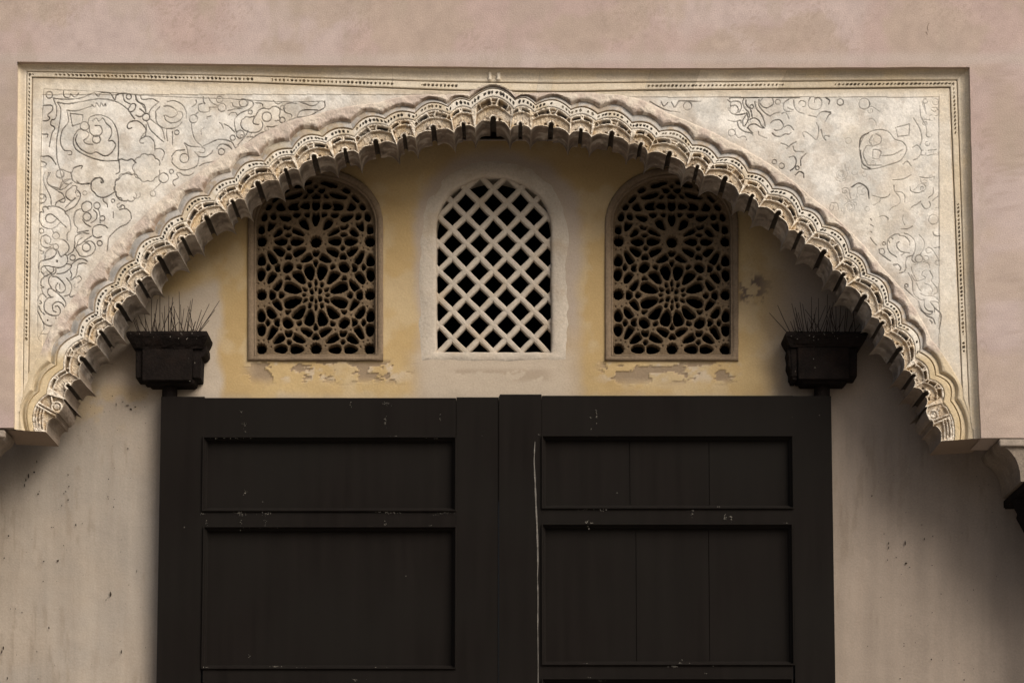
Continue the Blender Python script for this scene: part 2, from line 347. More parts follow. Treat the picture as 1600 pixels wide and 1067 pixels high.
    if np.mean([q[0] for q in p]) < 930 and np.mean([q[1] for q in p]) < 905: st(p, 1.05, .95, **L1)
for c in ((525,550,27),(600,632,25),(305,355,20),(802,365,16),(910,492,23),(1205,502,26),(372,850,26),(1145,750,26),(1068,830,14),(1020,870,34),(1110,895,32),(1500,600,26),(1100,585,14),(900,925,30),(705,1017,12),(265,1000,20),(1450,620,14),(1385,435,22),(330,1055,28)):
    if c[0] < 915 and c[1] < 905: circ(*c, 1.05, .9, **L1)
for c in ((915,810,80,9,.2,5.9),(800,930,82,10,.5,5.6)):
    q = (c[0] / 3.9975, 60 + c[1] / 3.9975, c[2] / 3.9975); cloud(q[0], q[1], q[2], c[3], c[4], c[5], 1., .75, .12)
# filler scrolls: leaves, spirals and rings spread over both spandrels
rs = random.Random(21)
placed = []
def filler(region, n, rmin, rmax, s0):
    k = 0; tries = 0
    while k < n and tries < 9000:
        tries += 1
        x = rs.uniform(*region[0:2]); y = rs.uniform(*region[2:4]); r = rs.uniform(rmin, rmax)
        if any(math.hypot(x - a, y - b) < (r + c) * .76 for a, b, c in placed): continue
        if region[4](x, y): continue
        placed.append((x, y, r)); k += 1; a = rs.uniform(0, 6.28); hd = rs.choice((-1, 1)); s = s0 * rs.uniform(.65, 1.)
        ty = rs.random()
        if r < 6: circ(x, y, r * .8, 1., s, a0=0, a1=rs.uniform(250, 360)); continue
        if r >= 8.5 and ty < .72: scroll(x, y, r, a, hd, s); continue
        if ty < .45:
            spiral(x, y, r * .95, rs.uniform(1.1, 1.5), a, hd, 1.05, s)
            b = a + hd * 2.2; 
            st([(x + r * math.cos(a), y + r * math.sin(a)), (x + 1.35 * r * math.cos(a - hd * .5), y + 1.35 * r * math.sin(a - hd * .5)), (x + 1.9 * r * math.cos(a - hd * .7), y + 1.9 * r * math.sin(a - hd * .7))], 1., s)
            circ(x + .1 * r, y, r * .22, .9, s * .8)
        elif ty < .8:
            cloud(x, y, r * .8, rs.randint(4, 6), a, hd * rs.uniform(3.6, 5.6), 1.05, s, .2)
            st([(x + r * .8 * math.cos(a), y + r * .8 * math.sin(a)), (x, y), (x + r * .4 * math.cos(a + 2), y + r * .4 * math.sin(a + 2))], 1., s)
        else:
            st([(x + r * math.cos(a + q) * f, y + r * math.sin(a + q) * f) for q, f in ((0, 1.2), (.7, .7), (2.2, .25), (3.5, .6), (4.1, 1.2))], 1.05, s)
            st([(x + r * math.cos(a + q) * f, y + r * math.sin(a + q) * f) for q, f in ((.35, 1.2), (1.0, .75), (2.9, .3), (3.9, .55), (4.5, 1.15))], 1.05, s)
def scroll(x, y, r, a, hd, s):
    for off in (0, -3.4):
        t = np.linspace(0, 1, 18); rr = (r * 1.12 + off) * (1 - .62 * t); an = a + hd * 2 * math.pi * 1.15 * t
        px_ = x + rr * np.cos(an); py_ = y + rr * np.sin(an)
        tx, ty = x + (r * 1.75 + off * .5) * math.cos(a - hd * .75), y + (r * 1.75 + off * .5) * math.sin(a - hd * .75)
        st(np.concatenate([[(tx, ty)], np.stack([px_, py_], 1)]), 1., s * (1 if off == 0 else .8))
    cloud(x, y, r * .34, 4, a, hd * 5.2, 1., s, .35)
    cloud(x, y, r * 1.16, rs.randint(3, 5), a + hd * 1.2, hd * rs.uniform(1.6, 3.0), 1., s * .85, .16)
    ja = a - hd * .25; circ(x + r * 1.35 * math.cos(ja), y + r * 1.35 * math.sin(ja), 2.6, .9, s)
    st([(x + r * .75 * math.cos(a + q), y + r * .75 * math.sin(a + q)) for q in (2.5, 3.0, 3.6)], .9, s * .7)
def notin(a):  # skip where the traced ogee stands
    return lambda x, y: any(x0 < x < x1 and y0 < y < y1 for x0, x1, y0, y1 in a)
for p in ([(1015,159),(1040,172),(1062,176)], [(1033,160),(1037,166),(1044,160)], [(1049,160),(1054,168),(1060,159)], [(1140,155),(1150,153),(1250,153)], [(1060,158),(1095,159)]):
    st(p, 1., .8)
circ(1074, 166, 6.5, 1., .7)
# dense surviving corner of the right spandrel
RG = dict(ox=960, oy=80, sc=3.9975)
for p in ([(710,310),(760,310),(790,340),(785,380),(750,390),(720,370),(730,345)], [(800,300),(815,350),(850,390),(845,420),(835,380)], [(880,300),(875,350),(920,400),(940,470),(925,480)], [(900,300),(900,340),(960,400),(975,410)],
          [(960,300),(980,330),(960,360),(930,360)], [(710,400),(760,410),(820,400)], [(710,435),(770,430),(800,410)], [(800,470),(770,460),(790,510),(830,525),(870,515)], [(810,450),(840,425),(890,430),(920,460)],
          [(860,470),(900,460),(925,490),(910,510)], [(1060,350),(1080,310),(1110,300),(1120,330),(1100,370),(1060,380)], [(975,410),(1020,400),(1060,410),(1095,440)], [(990,500),(1030,520),(1080,515),(1110,490),(1080,465)],
          [(1260,450),(1280,500),(1260,550),(1220,530),(1180,510)], [(1310,540),(1340,530),(1330,560),(1300,570)], [(1100,750),(1130,710),(1160,740),(1185,770)], [(1280,480),(1290,510),(1310,530)],
          [(1530,600),(1540,540),(1590,510)], [(1535,620),(1550,700),(1599,735)], [(1480,850),(1530,825),(1580,860),(1590,920)]):
    if np.mean([q[0] for q in p]) > 1400: st(p, 1.25, .85, **RG)
for c in ((745,350,30),(730,510,23),(1018,318,13),(1170,325,28),(1250,325,42),(1022,465,40),(1410,320,20),(1560,330,34),(930,325,22),(1120,690,36),(1040,720,14),(860,340,15)):
    if c[0] > 1300: circ(*c, 1.1, .7, **RG)
R6 = dict(ox=1250, oy=80, sc=3.0486)
for p in ([(455,365),(522,348)], [(522,348),(518,402)], [(518,402),(465,408)], [(465,408),(455,365)],
          [(290,520),(282,460),(310,400),(370,375),(420,385),(450,420),(490,435),(507,470),(480,520),(430,540),(360,560),(300,560),(290,520)], [(320,540),(300,490),(320,450),(345,455),(330,430),(345,400)],
          [(345,455),(380,440),(385,410),(360,395)], [(345,500),(350,470),(385,480),(370,515),(345,510)], [(390,500),(440,495),(490,470)], [(310,545),(390,545)],
          [(535,460),(560,450),(578,480),(560,510),(540,520)], [(490,540),(510,525),(530,550)], [(540,320),(570,370),(580,420),(570,450)], [(570,260),(575,310),(600,360),(600,400)], [(590,250),(600,300),(580,240)],
          [(390,610),(400,600),(440,615),(450,660),(430,690),(380,695)], [(440,615),(490,610),(530,590)], [(245,640),(300,635),(328,670),(320,710)], [(350,700),(390,750),(450,750),(490,700),(480,680)],
          [(480,740),(500,700),(490,680)], [(530,650),(540,670),(590,665)], [(320,790),(335,810)], [(325,850),(345,855)], [(320,800),(350,830)], [(245,800),(290,850),(360,920)], [(250,810),(300,870),(350,910)],
          [(610,475),(650,470)], [(605,500),(650,490)], [(570,600),(600,605),(640,600)]):
    if np.mean([q[1] for q in p]) < 640: st(p, 1.1, .5, **R6)
TR = []
TR.append((55, 270, 7.62, .95, [[(110,0),(90,60),(110,150),(150,230),(180,300),(187,390)],[(175,0),(135,80),(160,150),(270,215)],[(290,190),(310,120),(370,80),(430,80)],[(270,205),(340,190),(420,120)],[(270,225),(320,250),(350,310),(340,350),(300,350),(285,335)],[(235,390),(255,350),(350,300)],
 [(345,470),(400,440),(470,400),(520,320),(535,260),(510,220),(485,210),(470,245)],[(440,160),(410,190),(365,230),(365,290),(430,335),(480,300)],[(440,155),(490,165),(485,205)],[(350,420),(400,370),(470,300)],[(60,260),(105,265),(125,310),(100,355),(60,365)],
 [(50,510),(50,580),(100,650),(190,668),(250,640),(290,590)],[(50,510),(60,470),(95,470),(85,420),(125,405),(155,440)],[(130,410),(200,398),(270,410),(340,450),(350,475)],[(115,540),(140,500),(190,495),(250,540),(310,600),(370,655)],[(115,540),(130,580),(180,600),(225,580),(250,545)],
 [(350,480),(390,520),(410,580),(415,680),(375,730),(375,810)],[(490,100),(540,140),(600,140),(655,130)],[(655,150),(665,110),(710,65),(770,65),(800,90)],[(655,130),(665,200),(700,235),(740,280),(810,295),(880,270),(940,230)],[(945,230),(950,110),(990,80),(1030,30),(1090,10),(1150,30)],[(945,230),(970,290),(1020,330),(1090,340)],
 [(1185,240),(1205,270),(1190,300),(1160,295)],[(800,300),(810,340),(850,370),(855,410)],[(1000,410),(1030,385),(1060,400),(1050,430)],[(545,410),(560,370),(610,345),(660,360),(668,410),(640,450),(590,470),(560,450),(545,410)],[(560,560),(600,610),(660,645)],[(690,440),(730,490),(715,560),(655,600)],
 [(540,430),(480,460),(455,540),(465,620),(500,660),(490,710)],[(500,715),(560,700),(630,690)],[(740,430),(760,480),(770,600)],[(925,470),(925,540)],[(675,700),(690,650),(750,618),(820,630),(860,660)],[(675,700),(690,755),(740,775),(790,760)],[(470,850),(465,780),(500,740),(560,720),(640,725)],
 [(485,870),(540,850),(600,800),(670,755)],[(490,880),(510,810),(560,770)],[(590,830),(650,815),(700,850),(710,910),(670,970),(600,1000),(530,990),(510,960),(490,930),(475,900),(490,880)],[(465,850),(450,930),(380,985)],[(850,940),(860,850),(870,780),(920,720),(1000,650),(1080,615),(1130,560)],[(1000,440),(1080,430),(1130,480),(1140,550)],
 [(60,800),(80,760),(130,745),(175,780),(175,830),(145,850),(115,830),(110,800)],[(60,800),(70,860),(120,895),(180,885)],[(115,825),(160,855),(235,855)],[(280,790),(350,810),(395,870),(390,930),(350,970)],[(265,930),(300,1000),(350,975),(380,1010),(380,1060)],
 [(110,1010),(120,950),(190,900),(245,930),(230,990),(180,1025),(110,1035),(50,1060)],[(50,925),(90,940),(85,965),(70,970)],[(465,1060),(520,1025),(590,1035),(620,1060)],[(190,670),(215,715)]],
 [(290,15,45),(792,105,17),(922,335,20),(730,393,38),(612,525,48),(605,890,48),(763,840,30),(795,545,30),(242,752,40),(72,695,28),(240,885,32),(440,1012,32)]))
TR.append((55, 400, 7.62, .95, [[(45,200),(40,110),(60,70),(110,50),(180,30),(225,0)],[(110,40),(115,0)],[(375,0),(380,60),(340,120),(270,140),(190,125),(110,118),(70,145),(70,190),(100,220)],[(210,140),(215,180),(160,220),(100,250),(65,300),(65,335)],[(240,150),(235,200),(180,235),(155,280),(160,330),(190,380)],[(110,130),(150,180),(190,210)],
 [(200,240),(260,255),(330,320),(355,380),(340,420),(300,440),(250,410),(240,360),(265,320)],[(285,330),(290,400)],[(190,380),(150,400),(145,450),(190,490)],[(190,390),(260,440),(330,510),(360,570),(350,640)],[(75,385),(85,440),(130,495)],[(60,340),(75,360),(100,375),(60,385)],
 [(210,490),(150,500),(105,560),(105,640),(150,690),(220,710),(280,700),(295,650),(270,600),(230,600)],[(200,620),(205,580),(260,545),(320,570),(350,620)],[(200,610),(210,650),(250,670)],[(370,95),(430,110),(400,160),(340,200),(250,215)],[(420,120),(450,80),(500,45),(560,35),(610,60)],[(500,140),(510,100),(560,85),(610,90)],
 [(495,140),(485,220),(450,270),(410,290)],[(410,175),(430,220),(415,270)],[(370,265),(400,300),(430,360),(420,420),(400,460),(340,480)],[(400,460),(420,490),(470,470)],[(420,570),(450,550),(480,525)],[(480,260),(520,240),(545,280),(500,330)],[(25,530),(50,470),(90,450)],[(50,570),(75,560),(50,530)],[(40,600),(60,650),(110,700)],
 [(25,650),(60,730),(100,800),(150,830),(210,825),(245,780),(240,730)],[(30,980),(70,930),(140,930),(180,890),(240,850)],[(30,980),(60,1020),(90,1040)],[(95,800),(95,870),(50,930)]],[(255,60,9),(145,765,5)]))
TR.append((200, 140, 6.669, .75, [[(75,60),(80,110),(150,170),(185,240)],[(125,70),(150,105),(250,100),(310,130)],[(320,130),(240,200),(215,250)],[(285,300),(285,230),(330,180)],[(290,250),(290,330),(340,390),(420,410),(500,395),(560,340)],[(370,175),(430,175),(490,210),(510,250),(480,285),(430,290),(385,265)],
 [(375,270),(390,320),(450,350),(530,330),(565,280),(555,240),(510,230)],[(600,300),(600,230),(560,160),(480,120),(400,130)],[(705,110),(705,150),(660,185)],[(780,80),(780,120),(800,150)],[(725,190),(735,160),(780,145),(800,155)],[(725,190),(745,230),(800,240),(845,225),(845,190)],[(845,190),(930,185)],[(690,270),(730,235)],[(835,85),(870,140),(930,170)],
 [(860,280),(820,290),(820,310)],[(660,345),(665,430),(700,530),(765,590)],[(760,470),(755,430),(790,400)],[(950,345),(975,370),(990,410)],[(765,600),(830,570),(900,535),(970,520),(1065,545)],[(590,560),(640,590),(760,605),(795,620),(785,660),(730,655)],[(730,700),(800,705),(860,670),(880,635)],[(920,620),(950,580),(1000,570),(1065,610)],
 [(740,800),(800,770),(940,740),(990,690)],[(505,870),(540,870),(580,895),(640,895),(680,870)],[(500,880),(520,920),(470,950),(465,980),(490,1010)],[(320,945),(330,980),(260,1050)],[(460,720),(455,760),(500,810),(540,835),(600,840),(660,825),(710,800),(725,760),(730,700),(690,650)],[(580,560),(610,610),(625,700)],[(450,700),(500,640),(590,630)],[(400,410),(400,480),(410,540)],[(460,440),(460,580)],[(190,330),(230,420),(290,480),(370,550)],[(230,310),(280,350),(350,410),(380,520)],[(185,370),(185,430),(140,490),(115,540)],[(160,490),(220,495),(270,550),(275,640)],[(280,620),(340,620),(375,660),(350,740)]],
 [(975,190,42),(950,108,33),(678,308,42),(970,650,33),(448,855,22),(368,922,50),(583,717,47),(505,450,24)]))
TR.append((350, 140, 8.889, .85, [[(105,190),(130,240),(200,250),(290,240),(330,200),(320,140)],[(50,300),(150,275),(250,265)],[(330,150),(390,170),(400,220),(340,280),(240,320),(170,380),(140,450),(155,560),(180,600)],[(280,400),(240,430),(230,500),(270,560),(350,595),(430,600),(500,570),(535,500),(520,440)],
 [(280,400),(300,380),(360,385),(420,375),(400,430),(410,475),(480,490)],[(480,290),(540,260),(620,275),(690,235),(760,260),(775,310),(760,370),(770,420),(700,440)],[(430,375),(460,320),(480,290)],[(65,360),(100,325),(160,330),(180,360)],[(0,485),(70,520),(150,600)],[(440,190),(520,200),(540,240)],[(680,155),(740,205),(800,180)],
 [(820,260),(850,205),(920,190),(1010,200)],[(820,260),(850,320),(930,350),(930,390)],[(1060,180),(1150,210),(1200,230),(1270,220),(1320,170)],[(1385,165),(1400,220),(1380,265),(1290,310),(1180,370),(1050,385),(950,410),(860,460),(760,515),(690,570),(560,590),(480,620),(380,690),(290,775),(150,810)],
 [(1010,380),(1040,320),(1120,285),(1300,290)],[(20,700),(100,730),(145,800)],[(0,760),(60,780),(105,830)],[(330,570),(290,650),(180,780)],[(590,515),(660,520),(740,510)],[(310,660),(400,660)]],[(262,190,55),(222,625,55),(590,380,66),(358,315,28),(805,425,38),(115,672,36)]))
TR.append((1360, 290, 8.208, .72, [[(300,0),(310,75),(400,90),(440,140),(435,220)],[(315,85),(370,150),(375,220),(340,260),(270,290),(240,330)],[(30,130),(120,155),(210,150),(250,110)],[(125,160),(110,210),(40,260)],[(505,20),(520,70),(600,95),(690,75)],[(805,30),(800,110),(740,160)],[(860,140),(790,200)],[(500,320),(540,270),(600,240),(650,200)],[(650,230),(690,290),(740,295),(770,250),(750,200)],
 [(420,380),(410,440),(440,510)],[(390,560),(480,555),(540,520)],[(800,600),(820,640),(890,650)],[(370,625),(310,630),(225,690),(215,780),(250,860),(340,920)],[(430,610),(500,640),(560,700),(575,790),(545,890),(470,920),(450,1000),(460,1060)],[(370,640),(450,660),(500,720),(500,770)],[(340,800),(335,750),(370,720)],[(340,790),(380,840),(440,860),(500,865)],
 [(440,860),(390,900)],[(225,700),(250,735)],[(270,670),(290,690)],[(620,630),(680,700),(690,760),(670,830),(630,890)],[(545,890),(530,950),(570,990),(610,1000),(560,1020)],[(110,820),(160,810),(180,860),(150,890)],[(110,820),(120,870),(200,930),(260,970)],[(705,830),(740,795),(790,820),(830,880),(870,950)],[(705,830),(730,870),(780,860)],
 [(820,1000),(840,970),(890,965)],[(830,1010),(890,1040)],[(680,980),(740,1000),(760,1060)],[(300,1030),(350,1010),(390,1060)],[(820,800),(890,790)],[(890,280),(830,290)],[(120,400),(170,390),(225,420),(220,450)],[(0,430),(20,450)],[(0,500),(40,525)],[(0,590),(20,605)],[(0,670),(40,730),(80,770)]],[(805,437,62),(172,745,20),(712,935,32),(620,940,48)]))
TR.append((1360, 410, 8.208, .75, [[(450,0),(440,110),(370,140)],[(290,30),(350,25),(390,70),(370,110)],[(480,130),(530,220),(540,310),(560,410),(640,480),(690,480)],[(520,60),(540,130),(580,210),(590,240)],[(520,160),(580,240),(690,215),(700,190),(660,170),(665,130),(700,100)],[(690,270),(760,300),(795,360),(770,410)],[(760,110),(800,190),(780,240),(850,330),(850,390),(800,420)],
 [(640,400),(700,430),(780,430),(850,460),(890,520),(820,500),(770,510),(820,580),(820,640)],[(690,480),(690,560),(740,620),(800,630)],[(615,490),(640,580),(700,650),(770,665),(800,630)],[(610,500),(630,590),(720,680),(800,720),(830,790)],[(820,580),(900,660),(900,760),(880,860)],[(430,320),(500,390),(600,480)],[(590,270),(620,340),(650,370)],[(760,740),(790,770),(780,790)]],[(460,300,22)]))
TR.append((1120, 140, 7.622, .92, [[(125,125),(160,150)],[(160,210),(165,160),(220,140),(280,160),(290,220),(260,280)],[(130,225),(150,260),(200,300),(280,300),(360,280)],[(360,290),(372,360),(330,440)],[(330,440),(310,430),(310,360),(360,290)],[(320,110),(305,150),(330,220),(380,280),(390,330)],[(345,130),(350,180),(400,240),(420,330)],[(450,150),(470,230),(530,300),(560,370),(575,440)],[(500,120),(500,190),(560,270),(630,320)],
 [(540,110),(510,160),(550,210)],[(660,105),(670,170),(600,220),(550,210)],[(630,320),(680,290),(745,275)],[(390,360),(440,340),(500,370),(530,430),(570,455)],[(360,460),(400,420),(460,415),(520,450),(570,460)],[(130,370),(210,385),(280,370),(290,400)],[(245,390),(260,450),(320,500),(400,520),(430,550)],[(370,460),(430,530)],[(220,540),(260,580),(300,560),(340,570),(350,610)],
 [(790,220),(800,160),(860,115)],[(790,230),(830,265),(900,260)],[(840,220),(910,250)],[(915,130),(925,210),(970,270),(1040,290)],[(970,170),(1000,135),(1050,150),(1050,200),(1020,210)],[(1160,160),(1170,110),(1220,105),(1250,160),(1220,230),(1160,245),(1100,215),(1085,160),(1110,100)],[(770,290),(820,280),(860,350)],[(640,400),(680,370),(750,365),(790,420),(770,470),(720,490),(680,480)],
 [(660,520),(700,555),(760,560),(810,530),(860,535),(885,510)],[(800,450),(840,430),(880,440),(915,485)],[(495,500),(500,540),(560,570),(600,580)],[(1185,400),(1210,460),(1200,560),(1180,600),(1120,550),(1060,510),(1020,520),(1040,570)],[(1240,480),(1260,560),(1300,610)],[(1270,580),(1290,550),(1340,560)],[(1180,340),(1230,280),(1290,265),(1360,275)],[(1290,380),(1330,310),(1360,290)],
 [(830,705),(880,660),(945,625)],[(760,640),(820,660),(860,690)],[(905,680),(930,735),(1030,745)],[(860,810),(920,800),(945,860),(920,930),(870,970)],[(1060,765),(1000,830),(1000,910)],[(935,1020),(980,980),(1030,1000),(1035,1050)],[(1190,330),(1090,310)],[(1300,100),(1340,130),(1330,180)]],[(203,240,52),(415,205,22),(725,150,30),(175,518,42),(683,862,26),(770,912,32),(958,935,22)]))
for ox, oy, sc, s_, ps, cs in TR:
    for p in ps: st(p, 1.15 if ox == 1120 else 1.0, s_ * rs.uniform(.8, 1.05), ox, oy, sc)
    for c in cs: circ(*c, 1.0, s_ * .9, ox, oy, sc)
# hatching on the sunk ground of the best preserved patches
for k in range(46):
    x, y = rs.choice(((1143, 172), (1163, 190), (1146, 200), (1172, 163), (1187, 163), (1168, 175), (1205, 168), (1186, 190))); x += rs.uniform(-8, 8); y += rs.uniform(-7, 7)
    strokes.append((np.array([(x, y), (x + rs.uniform(-2, 3), y + rs.uniform(-4, 4))]), .8, .38))
filler((62, 480, 150, 535, notin([(60, 375, 130, 300)])), 26, 3, 5, .5)
filler((215, 330, 280, 375, notin([])), 10, 4, 8, .5)
filler((1300, 1370, 155, 330, notin([])), 16, 4, 9, .3)
filler((1440, 1464, 155, 300, notin([])), 12, 4, 8, .45)
for q in (([(1467, 150), (1467, 300)], .3), ([(1467, 300), (1468, 540)], .45)): strokes.append((np.array(q[0], float), .9, q[1]))
# raster of the drawing at 1 px
GW, GH = 1600, 480; OX, OY = 0, 100; SS = 2
ink = np.zeros((GH * SS, GW * SS))
for p, wd, s in strokes:
    seg = np.linalg.norm(np.diff(p, axis=0), axis=1)
    for k in range(len(seg)):
        m = max(1, int(seg[k] * SS * 1.4)); tt = np.linspace(0, 1, m, endpoint=False)[:, None]; q = p[k] * (1 - tt) + p[k + 1] * tt
        x = (q[:, 0] - OX) * SS; y = (q[:, 1] - OY) * SS; r = wd * .68 * SS
        for dx in range(-2, 3):
            for dy in range(-2, 3):
                ix = np.round(x).astype(int) + dx; iy = np.round(y).astype(int) + dy
                ok = (ix >= 0) & (iy >= 0) & (ix < GW * SS) & (iy < GH * SS)
                d = np.hypot(ix - x, iy - y); val = s * np.clip(r + .5 - d, 0, 1)
                ink[iy[ok], ix[ok]] = np.maximum(ink[iy[ok], ix[ok]], val[ok])
def inkat(x, y):
    fx = np.clip((x - OX) * SS, 0, GW * SS - 2.01); fy = np.clip((y - OY) * SS, 0, GH * SS - 2.01)
    ix = fx.astype(int); iy = fy.astype(int); a = fx - ix; b = fy - iy
    return (ink[iy, ix] * (1-a) + ink[iy, ix+1] * a) * (1-b) + (ink[iy+1, ix] * (1-a) + ink[iy+1, ix+1] * a) * b
def edge_dist(X, Y_):
    d = np.full(X.shape, 1e9); 
    for k in range(0, len(cut) - 2, 6): d = np.minimum(d, np.hypot(X - cut[k, 0], Y_ - cut[k, 1]))
    return d
def spandrel(x0, x1, name, label):
    xs = np.linspace(0, 1, int((x1 - x0) / 1.05)); ys = np.arange(120, 690, 1.1)
    X, Y_ = np.meshgrid(x0 + (x1 - x0) * xs, ys)
    tI = topI(X)
    Y_ = Y_.copy()
    # follow the mouldings' inner edges
    f = (Y_ - 120) / (690 - 120); Y_ = tI + (690 - tI) * f
    if x0 < 700: X = leftI(Y_) + (X - x0) * (x1 - leftI(Y_)) / (x1 - x0)
    else: X = x0 + (X - x0) * (rightI(Y_) - x0) / (x1 - x0)
    ctrx = (X[:-1, :-1] + X[1:, 1:]) / 2; ctry = (Y_[:-1, :-1] + Y_[1:, 1:]) / 2
    keep = ~inside(cut, ctrx, ctry)
    lim = 675 if x0 < 700 else 686
    keep &= ctry < lim
    il = inkat(X, Y_)
    er = fbm(X, Y_, 45, 77); 
    er2 = sst(.2, .55, er) if x0 < 700 else sst(.36, .62, er)
    il = il * (.45 + .55 * er2) * (.7 + .6 * fbm(X, Y_, 3, 5, 2))
    low = sst(500, 545, Y_ + 8 * (fbm(X, Y_, 20, 6) - .5))           # the plain restored foot
    if x0 < 700: il = il * (1 - low)
    h = -2.1 * il + 1.6 * (fbm(X, Y_, 26, 8) - .5) + .5 * (fbm(X, Y_, 5, 9) - .5)
    inner = (X > (66 if x0 < 700 else 0)) & (X < (9999 if x0 < 700 else 1467)) & (Y_ > (148 if x0 < 700 else 152))
    h = h - .9 * inner
    col = mix((.70, .665, .60), (.58, .56, .515), sst(.35, .6, fbm(X, Y_, 38, 12, 5)))
    col = mix(col, (.80, .77, .71), sst(.52, .66, fbm(X, Y_, 21, 17, 5)) * .6); col = mix(col, (.50, .44, .37), sst(.54, .68, fbm(X + 300, Y_, 27, 18, 5)) * .45)
    yel = sst(.45, .75, fbm(X, Y_, 70, 13)) * .6
    col = mix(col, (.62, .52, .37), yel * (1 - .6 * inner))
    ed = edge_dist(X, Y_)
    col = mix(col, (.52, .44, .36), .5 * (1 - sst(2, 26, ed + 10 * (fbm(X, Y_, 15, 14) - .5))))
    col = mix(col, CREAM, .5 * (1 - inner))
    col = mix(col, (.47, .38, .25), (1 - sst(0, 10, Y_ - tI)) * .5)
    if x0 < 700: col = mix(col, (.52, .41, .25), .55 * low)
    dirt = sst(.56, .72, fbm(X, Y_, 24, 15)) * .3
    if x0 >= 700: dirt = dirt * (sst(1420, 1330, X) * .6 + sst(330, 420, Y_))
    col = mix(col, (.33, .27, .2), dirt)
    sp = (vnoise(X / 1.7, Y_ / 1.7, 44) > .965) & (fbm(X, Y_, 30, 45) > .5)
    col = mix(col, (.2, .16, .12), sp * .5)
    col = mix(col, (.055, .047, .042), np.clip(il * 1.05, 0, 1) * .93)
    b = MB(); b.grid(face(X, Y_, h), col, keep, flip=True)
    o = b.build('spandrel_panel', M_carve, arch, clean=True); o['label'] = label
spandrel(50, 778, 'left', 'left spandrel with crisp engraved scrolls and an ogee leaf')
spandrel(778, 1490, 'right', 'right spandrel with worn faint scrolls')
# ---- bands of the archivolt
def tintlow(P):   # restored feet are more ochre
    return np.clip(1 - sst(540, 565, 0 * P[..., 0] + P[..., 1] * 1.0) * 1.0, 0, 1)
def band(name, vs, hs, colf, dots=False, label=None):
    b = MB(); vs = np.array(vs, float); hs = np.array(hs, float)
    nu = 53; dist0 = 0
    for i in range(NL):
        u = np.linspace(0, 1, nu); P = np.stack([bandP(i, u, v) for v in vs], 0)
        base = fbm(P[..., 0], P[..., 1], 11, 60) - .5
        h = np.repeat(hs[:, None], nu, 1) + 1.0 * base
        col = colf(P, np.repeat(vs[:, None], nu, 1))
        if name == 'outer_fillet':
            nz = fbm(P[..., 0], P[..., 1], 9, 61) - .5; fac = np.interp(vs, [50, 54, 66, 78], [.3, 1, 1, .2])[:, None]
            low = ((P[..., 1] > 545).astype(float))
            h = h + nz * 3.4 * fac * (1 - .8 * low)
            P = P + (1 - .8 * low)[..., None] * (np.stack([fbm(P[..., 0], P[..., 1], 16, 62), fbm(P[..., 0], P[..., 1], 16, 63)], -1) - .5) * 5 * fac[..., None] * np.interp(vs, [50.5, 53, 56], [.25, .7, 1])[:, None, None]
        if dots and 2 < i < 35:
            mid = bandP(i, u, 30.); L = np.concatenate([[0], np.cumsum(np.linalg.norm(np.diff(mid, axis=0), axis=1))])
            nd = max(3, round(L[-1] / 6.0)); ph = (L / L[-1] * nd) % 1 - .5; s_ = L[-1] / nd
            idx = np.floor(L / L[-1] * nd).astype(int)
            jx = (_h(idx, idx * 0 + i, 5) - .5) * .25; pr = _h(idx, idx * 0 + i, 6) > .15; rs_ = 1.45 + .8 * _h(idx, idx * 0 + i, 7)
            d = np.hypot((ph[None] - jx[None]) * s_, (vs[:, None] - 30) * 1.0)
            wearm = sst(.3, .45, fbm(P[..., 0], P[..., 1], 35, 64))
            m = (d < rs_[None]) & pr[None]
            h = np.where(m, h - 3, h); col = mix(col, (.05, .048, .046), m * (.35 + .6 * wearm))
        b.grid(face(P[..., 0], P[..., 1], h), col)
        dist0 += 1
    o = b.build(name, M_carve, arch, smooth=False)
    if label: o['label'] = label
def c_fillet(P, v):
    c = mix((.62, .55, .46), (.49, .41, .35), sst(.38, .62, fbm(P[..., 0], P[..., 1], 22, 70)))
    c = mix(c, (.24, .17, .12), .8 * (1 - sst(52, 60, v)) * sst(.42, .6, fbm(P[..., 0], P[..., 1], 8, 71)))
    c = mix(c, (.56, .49, .41), sst(.5, .7, fbm(P[..., 0], P[..., 1], 18, 74)) * sst(58, 66, v) * .8)
    return mix((.55, .46, .32), c, tintlow(P))
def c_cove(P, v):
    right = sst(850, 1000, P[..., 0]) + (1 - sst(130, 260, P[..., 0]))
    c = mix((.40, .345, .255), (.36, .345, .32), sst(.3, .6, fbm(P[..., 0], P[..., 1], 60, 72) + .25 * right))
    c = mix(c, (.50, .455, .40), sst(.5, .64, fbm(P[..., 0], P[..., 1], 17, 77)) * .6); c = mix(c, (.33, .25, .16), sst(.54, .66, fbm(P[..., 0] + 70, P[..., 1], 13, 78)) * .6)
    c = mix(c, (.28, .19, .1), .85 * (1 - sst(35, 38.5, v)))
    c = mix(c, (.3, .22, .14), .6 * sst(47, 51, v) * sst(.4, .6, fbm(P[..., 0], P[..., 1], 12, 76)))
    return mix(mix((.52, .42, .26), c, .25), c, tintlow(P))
def c_dot(P, v):
    c = mix(WHITE, (.50, .41, .28), sst(.5, .75, fbm(P[..., 0], P[..., 1], 30, 73)) * .8)
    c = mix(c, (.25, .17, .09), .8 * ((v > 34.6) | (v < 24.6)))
    return mix(mix((.52, .40, .22), c, .2), c, tintlow(P))
band('outer_fillet', [49.2, 51.2, 52.5, 54, 56, 58, 60, 62.5, 65, 68, 71, 74, 77, 80], [-5.2, -2.6, -.8, .2, .7, 1.0, 1.2, 1.1, 1.0, .9, .8, .6, -.3, -4], c_fillet)
